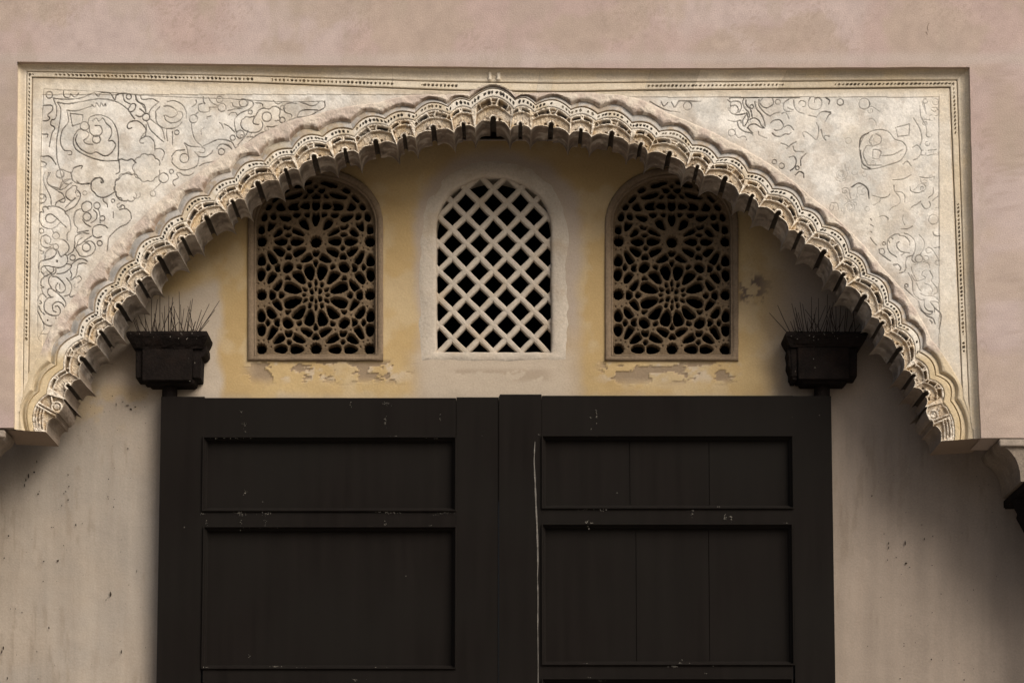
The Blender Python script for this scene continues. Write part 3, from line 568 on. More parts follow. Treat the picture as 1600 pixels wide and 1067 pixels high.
band('cove_moulding', [35.5, 36.2, 37, 38.5, 40, 42, 44, 46, 48, 49.5, 50.5], [-3.8, -3.8, -1.0, -1.2, -1.8, -2.8, -4, -5, -5.8, -5.9, -5.2], c_cove)
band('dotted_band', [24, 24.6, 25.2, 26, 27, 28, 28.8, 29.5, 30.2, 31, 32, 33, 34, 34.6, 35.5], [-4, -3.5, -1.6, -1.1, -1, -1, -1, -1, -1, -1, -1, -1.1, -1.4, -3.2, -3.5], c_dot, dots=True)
# ---- the hanging lobes, each one its own piece (front carving + deep underside)
def segd(a, b, p0, p1):
    p0 = np.array(p0, float); p1 = np.array(p1, float); d = p1 - p0; L = np.dot(d, d)
    t = np.clip(((a - p0[0]) * d[0] + (b - p0[1]) * d[1]) / L, 0, 1)
    return np.hypot(a - p0[0] - t * d[0], b - p0[1] - t * d[1])
def lobe(i):
    dloc = DEP + .09 * float(sst(230, 560, abs(Bp[i:i + 2, 0].mean() - 785)))
    endl = i in (0, NL - 1); big = (i % 2 == 0); ap = (i == APEX)
    c0 = np.linalg.norm(Bp[i + 1] - Bp[i]); hc = c0 / 2
    sw = 4.6 if ap else (3.9 if big else 2.9); bk = 15. if ap else (11. if big else 8.5); Al = 13. if ap else (8. if big else 6.)
    q = np.linspace(0, 1, 61 if big else 45)
    if not endl:
        e = sw / c0
        for s_ in (-1, 1): q = np.append(q, [.5 + s_ * e, .5 + s_ * (e + .0015), .5 + s_ * (e - .004), .5 + s_ * (e * .8)])
        q = np.append(q, .5)
    q = np.unique(np.clip(q, 0, 1))
    b0, wd, wl, n, t, cl, vo, arc = lobe_geom(i, q)
    a = (q - .5) * c0; aa = np.abs(a) / hc
    if endl:
        uu = q if i == 0 else 1 - q
        lip = 5.5 * np.sin(2 * math.pi * np.clip(uu, 0, .5)) - 3.6 * np.sin(math.pi * np.clip((uu - .5) * 2, 0, 1))
        lip = lip + np.where((uu > .44) & (uu < .5), -2.5, 0) + np.where((uu > .54) & (uu < .6), 2.0, 0) + np.where(uu > .9, 3.5 * (uu - .9) / .1, 0)
    else:
        lip = Al * (1 - aa ** 4) * (.8 + .2 * np.sin(math.pi * aa)) - 1.5 * aa ** 10
        lip = np.where(np.abs(a) < sw, bk + np.sqrt(np.clip(sw ** 2 - a ** 2, 0, None)) * 1.1, lip)
    lip = lip + .5 * (vnoise(a * .35 + 50, a * 0 + i, 3) - .5)
    Lp = b0 + n * lip[:, None]; T = bandP(i, q, 24.)
    dist = np.linalg.norm(T - Lp, axis=1)
    NR = 23; tt = np.linspace(0, 1, NR)
    P = Lp[None] * (1 - tt[:, None, None]) + T[None] * tt[:, None, None]
    d = dist[None] * (1 - tt[:, None])                        # distance below the outer arc
    A_ = ((P - Bp[i]) @ t) - c0 / 2; B_ = (P - Bp[i]) @ n
    U = A_ / c0 + .5
    h = np.full(P.shape[:2], -4.5); col = np.zeros(P.shape[:2] + (3,)) + np.array((.52, .43, .31))
    rib = np.full(P.shape[:2], 99.)
    rib = np.minimum(rib, np.abs(d - 1.2) - .4)
    if not endl:
        mid = 1.0 if big else .8
        s1 = 3.2; s2 = (9.5 if big else 7.5) * (1.25 if ap else 1)
        rib = np.minimum(rib, np.abs(d - s2 - 1))
        inl = (d > s1) & (d < s2) & (np.abs(U - .5) > (.11 if big else .06)) & (np.abs(U - .5) < .40)
        kw = .1 * c0 if big else .05 * c0
        for s_ in (-1, 1):
            k0 = (dist[len(q) // 2]);
            Tb = np.interp(0, a, (T - Bp[i]) @ n)
            rib = np.minimum(rib, segd(A_, B_, (s_ * kw * 1.15, Tb - 2.5), (s_ * kw * .5, Tb - s2 - 1)))
            rib = np.minimum(rib, segd(A_, B_, (s_ * c0 * .41, Tb - 6 - 9 * .67), (s_ * c0 * .36, Tb - s2 - 6)) + .2)
        rk = np.abs(np.hypot(A_, B_ - bk) - (sw + 1.6)); rk = np.where(B_ < bk - 2, 99, rk)
        rib = np.minimum(rib, rk - .3)
        if big: 
            rib = np.minimum(rib, segd(A_, B_, (-kw * .8, Tb - s2 * .62), (kw * .8, Tb - s2 * .62)) + .2)
    else:
        inl = np.zeros(P.shape[:2], bool)
        uu2 = U if i == 0 else 1 - U
        rib = np.minimum(rib, np.where(uu2 < .5, np.minimum(np.abs(d - 5), np.minimum(np.abs(d - 10), np.abs(d - 15))), 99))
        ac = (.72 - .5) * c0 * (1 if i == 0 else -1)
        rr = np.hypot(A_ - ac, B_ - 5.5); rib = np.minimum(rib, np.abs(rr - 7.5) - .3); rib = np.minimum(rib, rr - 3.5)
        al = (.5 - .5) * c0; rib = np.minimum(rib, np.abs(A_ - al) - .2); rib = np.minimum(rib, np.abs(A_ - al + (-5 if i == 0 else 5)) - .2)
        rib = np.minimum(rib, segd(A_, B_, (ac, 13), (ac + (9 if i == 0 else -9), 20)))
    rib = np.minimum(rib, np.minimum(U, 1 - U) * c0 * .9 + .3)      # stems between the lobes
    rib = np.minimum(rib, (tt[:, None] * dist[None]) - .2)          # rim along the lip
    r_ = sst(2.0, .7, rib)
    h = h - 1.5 + 5.2 * r_
    col = mix(col, (.74, .67, .56), r_ * (.75 + .25 * (fbm(P[..., 0], P[..., 1], 8, 80) > .4)))
    gr = sst(4.0, 2.0, rib) * (1 - r_); col = mix(col, (.24, .16, .09), gr * .8)
    lowf = 1 - tintlow(P)
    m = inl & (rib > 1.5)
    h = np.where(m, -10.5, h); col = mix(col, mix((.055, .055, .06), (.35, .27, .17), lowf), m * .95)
    if not endl:
        for s_ in (-1, 1):
            dd = np.hypot(A_ - s_ * (sw + 5.6), B_ - bk - .5); mm = dd < (2.0 if big else 1.6)
            h = np.where(mm, h - 4, h); col = mix(col, (.09, .075, .06), mm * .85)
    col = mix(col, mix(col, (.5, .36, .19), .5), sst(.5, .7, fbm(P[..., 0], P[..., 1], 18, 81)) + 0 * h)
    brk = sst(.60, .68, fbm(P[..., 0] + 40, P[..., 1], 17, 89, 3)); h = h * (1 - .55 * brk) - 2.6 * brk; col = mix(col, (.50, .42, .32), brk * .6)
    h = h + 2.4 * (fbm(P[..., 0], P[..., 1], 5, 82) - .5) + 1.2 * (vnoise(P[..., 0] / 1.8, P[..., 1] / 1.8, 88) - .5)
    col = mix(col, (.30, .235, .17), sst(.52, .66, fbm(P[..., 0], P[..., 1], 7, 86)) * .55)
    col = mix(col, (.66, .62, .55), sst(.5, .65, fbm(P[..., 0], P[..., 1], 30, 87)) * .3 * (1 - r_ * 0))
    col = col * (.92 + .16 * _h(np.array(i), np.array(3), 4))
    b = MB(); G = face(P[..., 0], P[..., 1], h); b.grid(G, col)
    # underside: sweep the lip back into the wall
    NY = 13; ys = np.linspace(0, 1, NY)
    und = np.zeros((NY, len(q), 3)); lip0 = G[0].copy()
    for k, s_ in enumerate(ys):
        drop = 0 if endl else (8.5 * aa ** 7 * s_ ** 2 + 1.2 * (1 - aa ** 2) * s_ * 0) * (np.abs(a) > sw * .9)
        wob = 2.6 * (fbm(q * c0, q * 0 + s_ * 90 + 40 * i, 9, 83) - .5) * min(1, s_ * 4)
        PP = Lp - n * (drop + wob)[:, None]
        Yk = lip0[:, 1] * (1 - s_) + (YF + dloc + .012 * (vnoise(a * .2, a * 0 + i, 8) - .5)) * s_
        w_ = W(PP[:, 0], PP[:, 1], YF); w_[:, 1] = Yk; und[k] = w_
    und[0] = lip0
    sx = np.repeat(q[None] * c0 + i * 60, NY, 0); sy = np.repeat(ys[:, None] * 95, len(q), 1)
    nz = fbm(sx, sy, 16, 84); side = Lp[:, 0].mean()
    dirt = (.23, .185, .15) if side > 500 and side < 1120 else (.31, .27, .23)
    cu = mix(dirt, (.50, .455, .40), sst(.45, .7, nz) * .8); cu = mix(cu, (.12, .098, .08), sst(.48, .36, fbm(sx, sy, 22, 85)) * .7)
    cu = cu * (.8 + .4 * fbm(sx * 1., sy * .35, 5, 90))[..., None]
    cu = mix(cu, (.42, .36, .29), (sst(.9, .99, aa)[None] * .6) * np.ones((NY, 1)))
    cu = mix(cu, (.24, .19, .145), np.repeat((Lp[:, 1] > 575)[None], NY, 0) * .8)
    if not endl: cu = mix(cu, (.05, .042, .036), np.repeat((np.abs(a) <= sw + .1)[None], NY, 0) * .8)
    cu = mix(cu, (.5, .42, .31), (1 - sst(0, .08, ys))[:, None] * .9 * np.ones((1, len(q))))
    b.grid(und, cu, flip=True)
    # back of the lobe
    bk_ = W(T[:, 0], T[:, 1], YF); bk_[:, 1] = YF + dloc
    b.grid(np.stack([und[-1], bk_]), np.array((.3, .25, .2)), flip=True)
    o = b.build('lobe', M_carve, arch)
    return und[-1]
for i in range(NL): lobe(i)
# key ornament above the apex: two little uprights
for (xa, xb) in ((763, 768), (776, 782)):
    b = MB(); b.box(*[tuple(p) for p in ((W(xa, 131., YF)[0], YF - .018, W(xa, 128., YF)[2]), (W(xb, 131., YF)[0], YF + .005, W(xb, 114., YF)[2]))], col=CREAM)
    b.build('key_upright', M_carve, arch, bevel=.004)
# back face of the arch wall so it has its full thickness
b = MB()
top = []; bot_ = []
for i in range(NL):
    P = bandP(i, np.linspace(0, 1, 8), 24.); bot_ += list(P)
bot_ = np.array(bot_); order = np.argsort(bot_[:, 0], kind='stable'); bot_ = bot_[order]
g0 = W(bot_[:, 0], bot_[:, 1], YF); g1 = W(bot_[:, 0], bot_[:, 1] * 0 + 60., YF)
g0[:, 1] = YF + DEP; g1[:, 1] = YF + DEP
b.grid(np.stack([g0, g1]), np.array((.3, .25, .2))); b.build('back_face', M_carve, arch)
# ------------------------------------------------------------------ pink front wall with its rectangular recess
pw = MB()
def pcol(X, Y_):
    c = mix((.43, .33, .297), (.455, .37, .342), sst(.35, .65, fbm(X, Y_, 160, 100)))
    c = mix(c, (.40, .32, .262), sst(.45, .62, fbm(X, Y_, 75, 101, 5)) * .75)
    c = c * (1 + .22 * (fbm(X, Y_, 14, 108, 3) - .5)[..., None])
    c = mix(c, (.30, .235, .19), sst(.5, .62, fbm(X + 900, Y_, 120, 109)) * (vnoise(X / 3.1, Y_ / 3.1, 110) > .72) * .35)
    c = mix(c, (.47, .40, .365), sst(.0, 1., 1 - np.abs(Y_ - (92 + 8 * (fbm(X, Y_, 60, 103) - .5))) / 16) * .65)
    c = mix(c, (.37, .31, .25), sst(.58, .72, fbm(X * 1.5, Y_ * .5, 55, 102)) * .35)
    return c
def patch(X, Y_, keep=None):
    h = 3.0 * (fbm(X, Y_, 130, 104) - .5)*0
    P = W(X, Y_, YW); pw.grid(P, pcol(X, Y_), flip=True)
LX, RX, TY = -1500., 3100., -900.
xs = np.concatenate([np.arange(LX, 0, 60), np.arange(0, 1600, 3), np.arange(1600, RX + 1, 60)])
ys = np.concatenate([np.arange(TY, 0, 60), np.arange(0, 89, 3)])
X, Y_ = np.meshgrid(xs, ys); patch(X, Y_)
yl = ys[-1]
cx = np.arange(27., 1516., 3.); cx[-1] = 1515
S_ = np.linspace(0, 1, 4)[:, None]; X = np.repeat(cx[None], 4, 0); patch(X, yl + (topE(cx)[None] - yl) * S_)
yy = np.linspace(yl, 668, 120)
for (far, E) in ((-90., leftE), (1755., rightE)):
    e = E(yy); e[yy < (97 if far < 0 else 105)] = 27 if far < 0 else 1515
    e = e + 1.0 * (fbm(yy, yy * 0, 30, 105) - .5) * (yy > 120)
    bt = 668. if far < 0 else 684.
    yv = yl + (yy - yl) * (bt - yl) / (668 - yl)
    s = np.concatenate([np.linspace(0, .9, 12), np.linspace(.93, 1, 18)])[None]
    X = far + (e[:, None] - far) * s; X = X if far < 0 else X[:, ::-1]
    patch(X, np.repeat(yv[:, None], X.shape[1], 1))
    # underside + reveal
    a = W(np.array([far, E(bt)]), np.array([bt, bt]), YW); c = a.copy(); c[:, 1] = YB
    g = np.stack([a, c]); pw.grid(g, np.array((.40, .33, .28)))
    q = W(E(yv), yv, YW); q2 = q.copy(); q2[:, 1] = YF + .03
    if far < 0: q[0] = W(27., 97., YW); 
    q = W(e, yv, YW); m_ = yv >= (97 if far < 0 else 105); q = q[m_]; q2 = q.copy(); q2[:, 1] = YF + .03
    pw.grid(np.stack([q, q2]), np.array((.44, .36, .30)))
q = W(cx, topE(cx), YW); q2 = q.copy(); q2[:, 1] = YF + .03
qm = q.copy(); qm[:, 1] = .008; qm[:, 2] -= .002
pw.grid(np.stack([q, q2]), np.array((.38, .29, .23)))
# back of the front wall either side, and its feet beside the arch
for (x0, x1, bt) in ((-90., 62., 671.), (1482., 1755., 684.)):
    a = W(np.array([x0, x1]), np.array([bt, bt]), YF); t_ = a.copy(); t_[:, 2] = 7.6; a[:, 1] = YB; t_[:, 1] = YB
    pw.grid(np.stack([a, t_]), np.array((.4, .33, .28)))
    e_ = 0 if x0 < 0 else 1; q = np.stack([a[e_], t_[e_]]); q2 = q.copy(); q2[:, 1] = YW; pw.grid(np.stack([q, q2]), np.array((.4, .33, .28)))
for (x0, x1) in ((LX, -90.), (1755., RX)):
    a = W(np.array([x0, x1]), np.array([88., 88.]), YW); c = a.copy(); c[:, 1] = YB; t_ = c.copy(); t_[:, 2] = 7.6
    pw.grid(np.stack([a, c, t_]), np.array((.4, .33, .28)))
wall = pw.build('upper_wall', M_pink); tag(wall, 'pink roughcast wall framing the carved arch in a rectangular recess', 'wall')
# soffits under the feet of the arch
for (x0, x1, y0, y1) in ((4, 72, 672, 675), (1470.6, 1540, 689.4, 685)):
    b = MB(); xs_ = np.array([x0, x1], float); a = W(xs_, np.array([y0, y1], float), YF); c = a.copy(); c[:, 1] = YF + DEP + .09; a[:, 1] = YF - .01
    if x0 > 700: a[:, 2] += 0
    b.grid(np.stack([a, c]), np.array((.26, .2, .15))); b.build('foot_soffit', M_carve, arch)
b = MB()
for pts in ([(1452,36),(1449,42),(1450,48)], [(1447,50),(1449,55)],):
    p = np.array(pts, float)
    for k in range(len(p) - 1):
        n_ = 6; t = np.linspace(0, 1, n_)[:, None]; q = p[k] * (1 - t) + p[k + 1] * t + .8 * (np.stack([vnoise(np.arange(n_) + k * 7, np.arange(n_) * 0, 5), vnoise(np.arange(n_), np.arange(n_) * 0 + k, 6)], 1) - .5)
        g0 = W(q[:, 0] - .38, q[:, 1], -.0012); g1 = W(q[:, 0] + .38, q[:, 1], -.0012); b.grid(np.stack([g0, g1]), np.array((.17, .12, .09)))
o = b.build('hairline_crack', M_pink, wall, rel=(0, 0, 0)); o['kind'] = 'stuff'
# ------------------------------------------------------------------ rear wall
def archo(xl, xr, yb, ys_, yt, n=28, m=14):
    t = np.linspace(math.pi, 0, n); cx_ = (xl + xr) / 2; rx = (xr - xl) / 2
    top = np.stack([cx_ + rx * np.cos(t), ys_ - (ys_ - yt) * np.sin(t) ** .93], 1)
    L_ = np.stack([np.full(m, xl), np.linspace(yb, ys_, m, endpoint=False)], 1); R_ = np.stack([np.full(m, xr), np.linspace(ys_, yb, m + 1)[1:]], 1)
    Bt = np.stack([np.linspace(xr, xl, m + 2)[1:-1], np.full(m, yb)], 1)
    return np.concatenate([L_, top, R_, Bt])
holes = [archo(395, 592, 560, 352, 270), archo(674, 869, 556, 360, 268), archo(952, 1149, 558, 352, 274)]
def rcol(X, Y_):
    wx = X + 22 * (fbm(X, Y_, 50, 120) - .5); wy = Y_ + 22 * (fbm(X, Y_, 50, 121) - .5)
    fine = fbm(X, Y_, 12, 122)
    c = mix((.44, .325, .165), (.40, .285, .135), sst(.35, .65, fbm(X, Y_, 90, 123)))
    c = mix(c, (.46, .37, .24), sst(.5, .66, fbm(X, Y_, 45, 124)) * .5)
    pale = (.43, .365, .29)
    # plaster halo round the middle window
    cw = sst(920, 895, wx) * sst(640, 662, wx) * np.where(wy < 380, sst(155, 130, np.hypot((wx - 780), (wy - 380) * 1.0)), 1)
    c = mix(c, (.37, .31, .255), np.clip(cw, 0, 1) * (.9 - .4 * sst(480, 560, wy)))
    c = mix(c, pale, sst(150, 95, np.abs(wx - 772)) * sst(540, 560, wy) * .85)
    # left: bare patch round the bracket, grey below
    c = mix(c, pale, sst(352, 335, wx) * sst(455, 480, wy + .35 * np.abs(wx - 260)))
    c = mix(c, (.40, .33, .26), sst(215, 205, X) * sst(538, 542, Y_) * sst(165, 168, X) * .7)  # strip left of the bracket: its shadow painted into the wall colour
    lowm = sst(608, 640, wy); grey = mix((.345, .295, .24), (.32, .283, .24), sst(.3, .7, fbm(X, Y_, 120, 126)))
    c = mix(c, grey, lowm)
    c = mix(c, (.43, .32, .17), sst(.48, .62, fbm(X, Y_, 36, 127)) * sst(685, 640, wy) * sst(590, 615, wy) * sst(260, 240, X) * .5)
    # right: greyer, browner plaster
    c = mix(c, (.31, .255, .205), sst(1165, 1260, wx))
    c = mix(c, (.30, .25, .205), sst(1290, 1310, X) * .8)
    # flaking under the windows
    fl = sst(.515, .54, fbm(X * .7, Y_ * 1.6, 22, 128))
    for (a, b_) in ((390, 640), (940, 1160)):
        msk = sst(a - 20, a + 15, X) * sst(b_ + 15, b_ - 25, X) * sst(560, 570, Y_) * sst(606, 588, Y_ + 8 * (fbm(X, Y_, 20, 131) - .5))
        c = mix(c, (.22, .165, .115), fl * msk * .85)
        c = mix(c, (.47, .40, .32), sst(.52, .6, fbm(X, Y_, 16, 129)) * msk * .6 * (1 - fl))
    msk = sst(690, 720, X) * sst(880, 840, X) * sst(572, 582, Y_) * sst(600, 590, Y_)
    c = mix(c, (.26, .2, .14), fl * msk * .5)
    msk = sst(1150, 1160, X) * sst(1215, 1180, X) * sst(425, 435, Y_) * sst(480, 465, Y_); c = mix(c, (.15, .11, .08), sst(.5, .57, fbm(X, Y_, 12, 133)) * msk)
    # grime at the side windows' sills, runs and specks on the lower wall
    run = sst(.66, .72, vnoise(X / 2.2, Y_ / 130., 134)) * sst(.5, .6, vnoise(X / 2.2 + 7, Y_ / 22., 135)) * sst(660, 720, Y_)
    c = mix(c, (.28, .22, .17), run * .14)
    vs_ = fbm(X, Y_ / 14., 16, 136, 4) - .5
    c = c * (1 + .30 * vs_ * sst(600, 680, Y_))[..., None]
    drip = sst(.60, .68, fbm(X, Y_ / 9., 7, 137, 3)) * sst(.5, .62, fbm(X, Y_, 90, 138)) * sst(620, 700, Y_)
    c = mix(c, (.22, .175, .13), drip * .35)
    return c
def peel(X, Y_):
    m = 0
    fl = sst(.515, .54, fbm(X * .7, Y_ * 1.6, 22, 128))
    for (a, b_) in ((390, 640), (940, 1160)):
        m = m + sst(a - 20, a + 15, X) * sst(b_ + 15, b_ - 25, X) * sst(560, 570, Y_) * sst(606, 588, Y_ + 8 * (fbm(X, Y_, 20, 131) - .5))
    return fl * np.clip(m, 0, 1)
b = MB()
xs = np.arange(-100, 1701, 2.5); ys = np.arange(219., 1110, 2.5); X, Y_ = np.meshgrid(xs, ys)
cxm = (X[:-1, :-1] + X[1:, 1:]) / 2; cym = (Y_[:-1, :-1] + Y_[1:, 1:]) / 2
keep = np.ones(cxm.shape, bool)
for hpoly in holes: keep &= ~inside(hpoly, cxm, cym)
keep &= ~((cxm > 290) & (cxm < 1260) & (cym > 640))
P = W(X, Y_, YR); P[..., 1] += .010 * (fbm(X, Y_, 110, 140) - .5) + .0045 * peel(X, Y_)
b.grid(P, rcol(X, Y_), keep, flip=True)
zb = P[-1, 0, 2]; zt = P[0, 0, 2]; xl_, xr_ = P[-1, 0, 0], P[-1, -1, 0]
gy = YR
gc = np.array((.39, .335, .27))
def quad(mb, p, col): mb.add(p, [[0, 1, 2, 3]], col)
# beyond the frame
for (xa, xb) in ((-7.0, P[:, 0, 0]), (P[:, -1, 0], 7.0)):
    col0 = np.full(len(ys), xa) if np.isscalar(xa) else xa; col1 = np.full(len(ys), xb) if np.isscalar(xb) else xb
    n_ = len(ys); A0 = np.stack([col0, np.full(n_, gy), P[:, 0, 2]], 1); A1 = np.stack([col1, np.full(n_, gy), P[:, 0, 2]], 1)
    if np.isscalar(xa): A1[:, 1] = P[:, 0, 1]
    else: A0[:, 1] = P[:, -1, 1]
    b.grid(np.stack([A0, A1]), gc)
quad(b, [(-7, gy, 0), (7, gy, 0), (7, gy, zb), (-7, gy, zb)], gc)
b.add([(-7, gy, zt), (7, gy, zt), (7, gy + .3, zt), (-7, gy + .3, zt)], [[0, 1, 2, 3]], gc * .8)
rw = b.build('rear_wall', M_wall, clean=False); tag(rw, 'weathered ochre and grey plaster wall set back behind the arch', 'wall')
# specks of dirt on the lower wall
b = MB()
def speck(px, py, rx, ry, Y=YR):
    k = 7; p = []
    for q in range(k):
        a = q / k * 6.283; j = rs.uniform(.6, 1.2); p.append((px + rx * j * math.cos(a), py + ry * j * math.sin(a)))
    p = np.array(p); V = W(p[:, 0], p[:, 1], Y); V[:, 1] -= .0075; V2 = np.append(V, [V.mean(0) - (0, .001, 0)], 0)
    b.add(V2, [[(q + 1) % k, q, k] for q in range(k)])
for (px, py, rx, ry) in ((45,744,1.6,4),(41,750,1.2,2.5),(54,738,1.5,1.5),(58,722,.8,2.5),(39,758,.8,3),(60,772,1.4,1.4),(62,768,1.,1.),(107,742,1.2,1.5),(108,760,1.3,1.5),(107,781,1.5,1.2),(103,768,1,1),(100,771,.8,1),(97,790,.8,1.5),(119,820,1,2.5),(129,818,.8,1),(91,876,2,1.5),(69,877,1.2,1.2),(68,908,1.1,1.2),(173,928,1.6,5),(166,937,1,1),(178,792,1,1.5),(179,780,.7,1),(170,749,.8,1),(169,776,.8,1),(200,701,1,1.5),(214,892,.7,3),(190,1018,1,3.5),(77,981,1,2),(58,1018,1.2,1),(35,957,.8,1.5),(25,951,.7,1),(17,951,.7,1),(14,837,1.3,1.5),(7,872,1,1.5),(6,1012,1.2,4),(3,1018,1,3),(12,1059,.9,3),(60,1060,.9,1.5),(84,824,1,.8),(81,824,1,.8),(100,852,.7,1.5),
        (1362,775,1.2,1.2),(1381,834,.9,1),(1388,849,.9,2),(1388,856,1,2.5),(1386,875,.8,1.8),(1400,871,1.2,.8),(1414,849,1,4),(1415,880,2,1.5),(1421,886,1,1),(1415,801,.7,.7),(1440,820,1,1),(1457,838,1,1),(1444,842,.8,2),(1456,883,1,.8),(1470,928,1.1,1),(1456,957,.9,1),(1423,962,.9,1),(1412,1005,.8,1.5),(1412,1009,.8,1.2),(1455,1030,1.2,1.5),(1430,1004,.8,.8),(1498,1036,.7,1),(1406,1060,1,1.2),(1506,1062,.9,1.6),(205,640,2.5,1.5),(199,634,3,.7),(192,628,2,.7),(212,636,1.5,1),(176,619,1,1),(182,633,.7,3)):
    speck(px, py, rx, ry)
for k in range(60):
    px = rs.choice((rs.uniform(0, 230), rs.uniform(1330, 1560))); speck(px, rs.uniform(700, 1066), rs.uniform(.35, .7), rs.uniform(.4, 1.1))
for k in range(26):
    speck(rs.uniform(120, 245), rs.uniform(610, 700), rs.uniform(.3, .8), rs.uniform(.3, .8))
o = b.build('dirt_specks', M_spike, rw, rel=(0, 0, 0)); o['kind'] = 'stuff'
# ------------------------------------------------------------------ windows
def ring(outer, inner, prof, Y, name, material, parent, nz=1.2, seed=0, sm=True):
    """prof: list of (s, depth towards the viewer in px) from the outer to the inner outline"""
    n = len(outer); rows = []
    for s_, h_ in prof:
        p = outer * (1 - s_) + inner * s_; p = p + nz * (np.stack([fbm(p[:, 0], p[:, 1], 14, seed), fbm(p[:, 0], p[:, 1], 14, seed + 1)], 1) - .5)
        hh = h_ + nz * .8 * (fbm(p[:, 0], p[:, 1], 10, seed + 2) - .5)
        g = W(p[:, 0], p[:, 1], Y); g[:, 1] -= hh * PX; rows.append(g)
    G = np.stack(rows); G = np.concatenate([G, G[:, :1]], 1); m = MB(); m.grid(G, flip=True)
    return m.build(name, material, parent, smooth=sm)
def poly_sd(p, X, Y_):
    d = np.full(X.shape, 1e9); q = np.roll(p, -1, 0)
    for (x0, y0), (x1, y1) in zip(p, q):
        dx, dy = x1 - x0, y1 - y0; L = dx * dx + dy * dy + 1e-9
        t = np.clip(((X - x0) * dx + (Y_ - y0) * dy) / L, 0, 1); d = np.minimum(d, np.hypot(X - x0 - t * dx, Y_ - y0 - t * dy))
    return np.where(inside(p, X, Y_), -d, d)
def lattice_mesh(outline, hls, dots, Y, name, material, parent, step=.72, E=1.1, hmin=1.2):
    x0, y0 = outline.min(0) - 1; x1, y1 = outline.max(0) + 1
    xs = np.arange(x0, x1, step); ys = np.arange(y0, y1, step); X, Y_ = np.meshgrid(xs, ys)
    d1 = np.full(X.shape, 12.); d2 = np.full(X.shape, 12.)
    for p in hls:
        a0 = np.searchsorted(xs, p[:, 0].min() - 9); a1 = np.searchsorted(xs, p[:, 0].max() + 9); b0 = np.searchsorted(ys, p[:, 1].min() - 9); b1 = np.searchsorted(ys, p[:, 1].max() + 9)
        if a1 <= a0 or b1 <= b0: continue
        d = poly_sd(p, X[b0:b1, a0:a1], Y_[b0:b1, a0:a1]); A = d1[b0:b1, a0:a1]; B = d2[b0:b1, a0:a1]
        nB = np.where(d < A, A, np.minimum(B, d)); nA = np.minimum(A, d); d1[b0:b1, a0:a1] = nA; d2[b0:b1, a0:a1] = nB
    g = (d1 + d2) / 2; c = (d2 - d1) / 2; hw = np.maximum(g - E, hmin); sd = np.where(g > 5.5, d1 - E, hw - c)
    sd = sd + .7 * (vnoise(X / 2.6, Y_ / 2.6, 151) - .5)
    gy_, gx_ = np.gradient(sd, step); gn = np.hypot(gx_, gy_) + 1e-6
    near = np.abs(sd) < step * .75; m = np.where(near, -sd / gn, 0).clip(-step * .6, step * .6)
    Xs = X + m * gx_ / gn; Ys = Y_ + m * gy_ / gn
    h = 3.1 * np.sqrt(np.clip(1 - (1 - np.clip(sd, 0, 2.3) / 2.3) ** 2, 0, 1)); h = np.where(sd < step * .76, -.6, h)
    h = np.where(sd < -.2, -9., h)
    for (x, y) in dots: h = h - 3.2 * np.exp(-((X - x) ** 2 + (Y_ - y) ** 2) / 1.7) * (sd > 0)
    h = h + .8 * (fbm(X, Y_, 5, 152) - .5)
    G = W(Xs, Ys, Y); G[..., 1] -= h * PX
    cs = lambda M: (np.maximum(np.maximum(M[:-1, :-1], M[1:, 1:]), np.maximum(M[1:, :-1], M[:-1, 1:])))
    keep = (cs(sd) > -.2) & inside(outline, (X[:-1, :-1] + step / 2), (Y_[:-1, :-1] + step / 2))
    b = MB(); b.grid(G, None, keep, flip=True)
    return b.build(name, material, parent, clean=True)
def chaikin(p, k=2):
    p = np.array(p, float)
    for _ in range(k):
        q = np.roll(p, -1, 0); p = np.stack([p * .78 + q * .22, p * .22 + q * .78], 1).reshape(-1, 2)
    return p
S2 = 10.16
Q = [[(330,125),(400,80),(510,75),(540,110),(535,165),(480,190),(410,185)], [(595,110),(620,70),(720,72),(810,120),(750,175),(660,195),(605,175)],
     [(570,200),(607,240),(570,272),(538,240)], [(310,235),(400,225),(505,290),(490,340),(455,372),(400,350)], [(630,295),(730,240),(840,240),(790,310),(670,380),(650,350)],
     [(225,300),(275,290),(385,430),(385,470),(310,500),(265,420)], [(745,455),(800,390),(900,320),(940,385),(930,410),(850,455)],
     [(140,335),(190,395),(195,490),(150,515),(80,505),(65,440),(90,370)], [(75,610),(100,580),(150,570),(190,600),(185,690),(125,770),(65,700)],
     [(510,380),(535,340),(590,335),(620,370),(605,415),(565,400),(520,415)], [(470,560),(490,510),(560,460),(640,510),(600,590),(540,625),(480,600)],
     [(350,530),(375,495),(425,505),(405,550),(425,600),(380,605),(350,580)], [(225,700),(300,615),(375,655),(360,690),(300,770),(230,800)],
     [(310,870),(360,810),(440,745),(460,765),(440,840),(385,920),(320,885)], [(240,490),(275,545),(240,595),(205,555)],
     [(810,575),(840,520),(930,500),(965,540),(975,640),(935,755),(880,720),(830,640)], [(610,655),(660,620),(740,610),(790,655),(835,800),(780,805),(690,740)],
     [(500,850),(520,795),(600,780),(700,840),(785,915),(690,955),(560,930),(500,890)], [(690,530),(720,505),(765,520),(760,570),(730,560)], [(510,735),(545,680),(600,740),(550,728)],
     [(880,800),(915,790),(925,850),(895,850)], [(790,870),(860,900),(840,925),(800,900)], [(905,905),(945,890),(955,960),(915,950)]]
Qd = [(445,435),(690,435),(245,240),(170,265),(90,262),(290,165),(845,182),(440,668),(182,805),(258,852),(85,805)]
QX = [[(998,742),(1013,800),(998,845),(983,800)], [(998,865),(1012,890),(998,915),(984,890)], [(945,310),(970,285),(998,300),(1026,285),(1051,310),(1036,345),(998,365),(960,345)], [(965,455),(998,440),(1031,455),(998,545)]]       # on the vertical axis
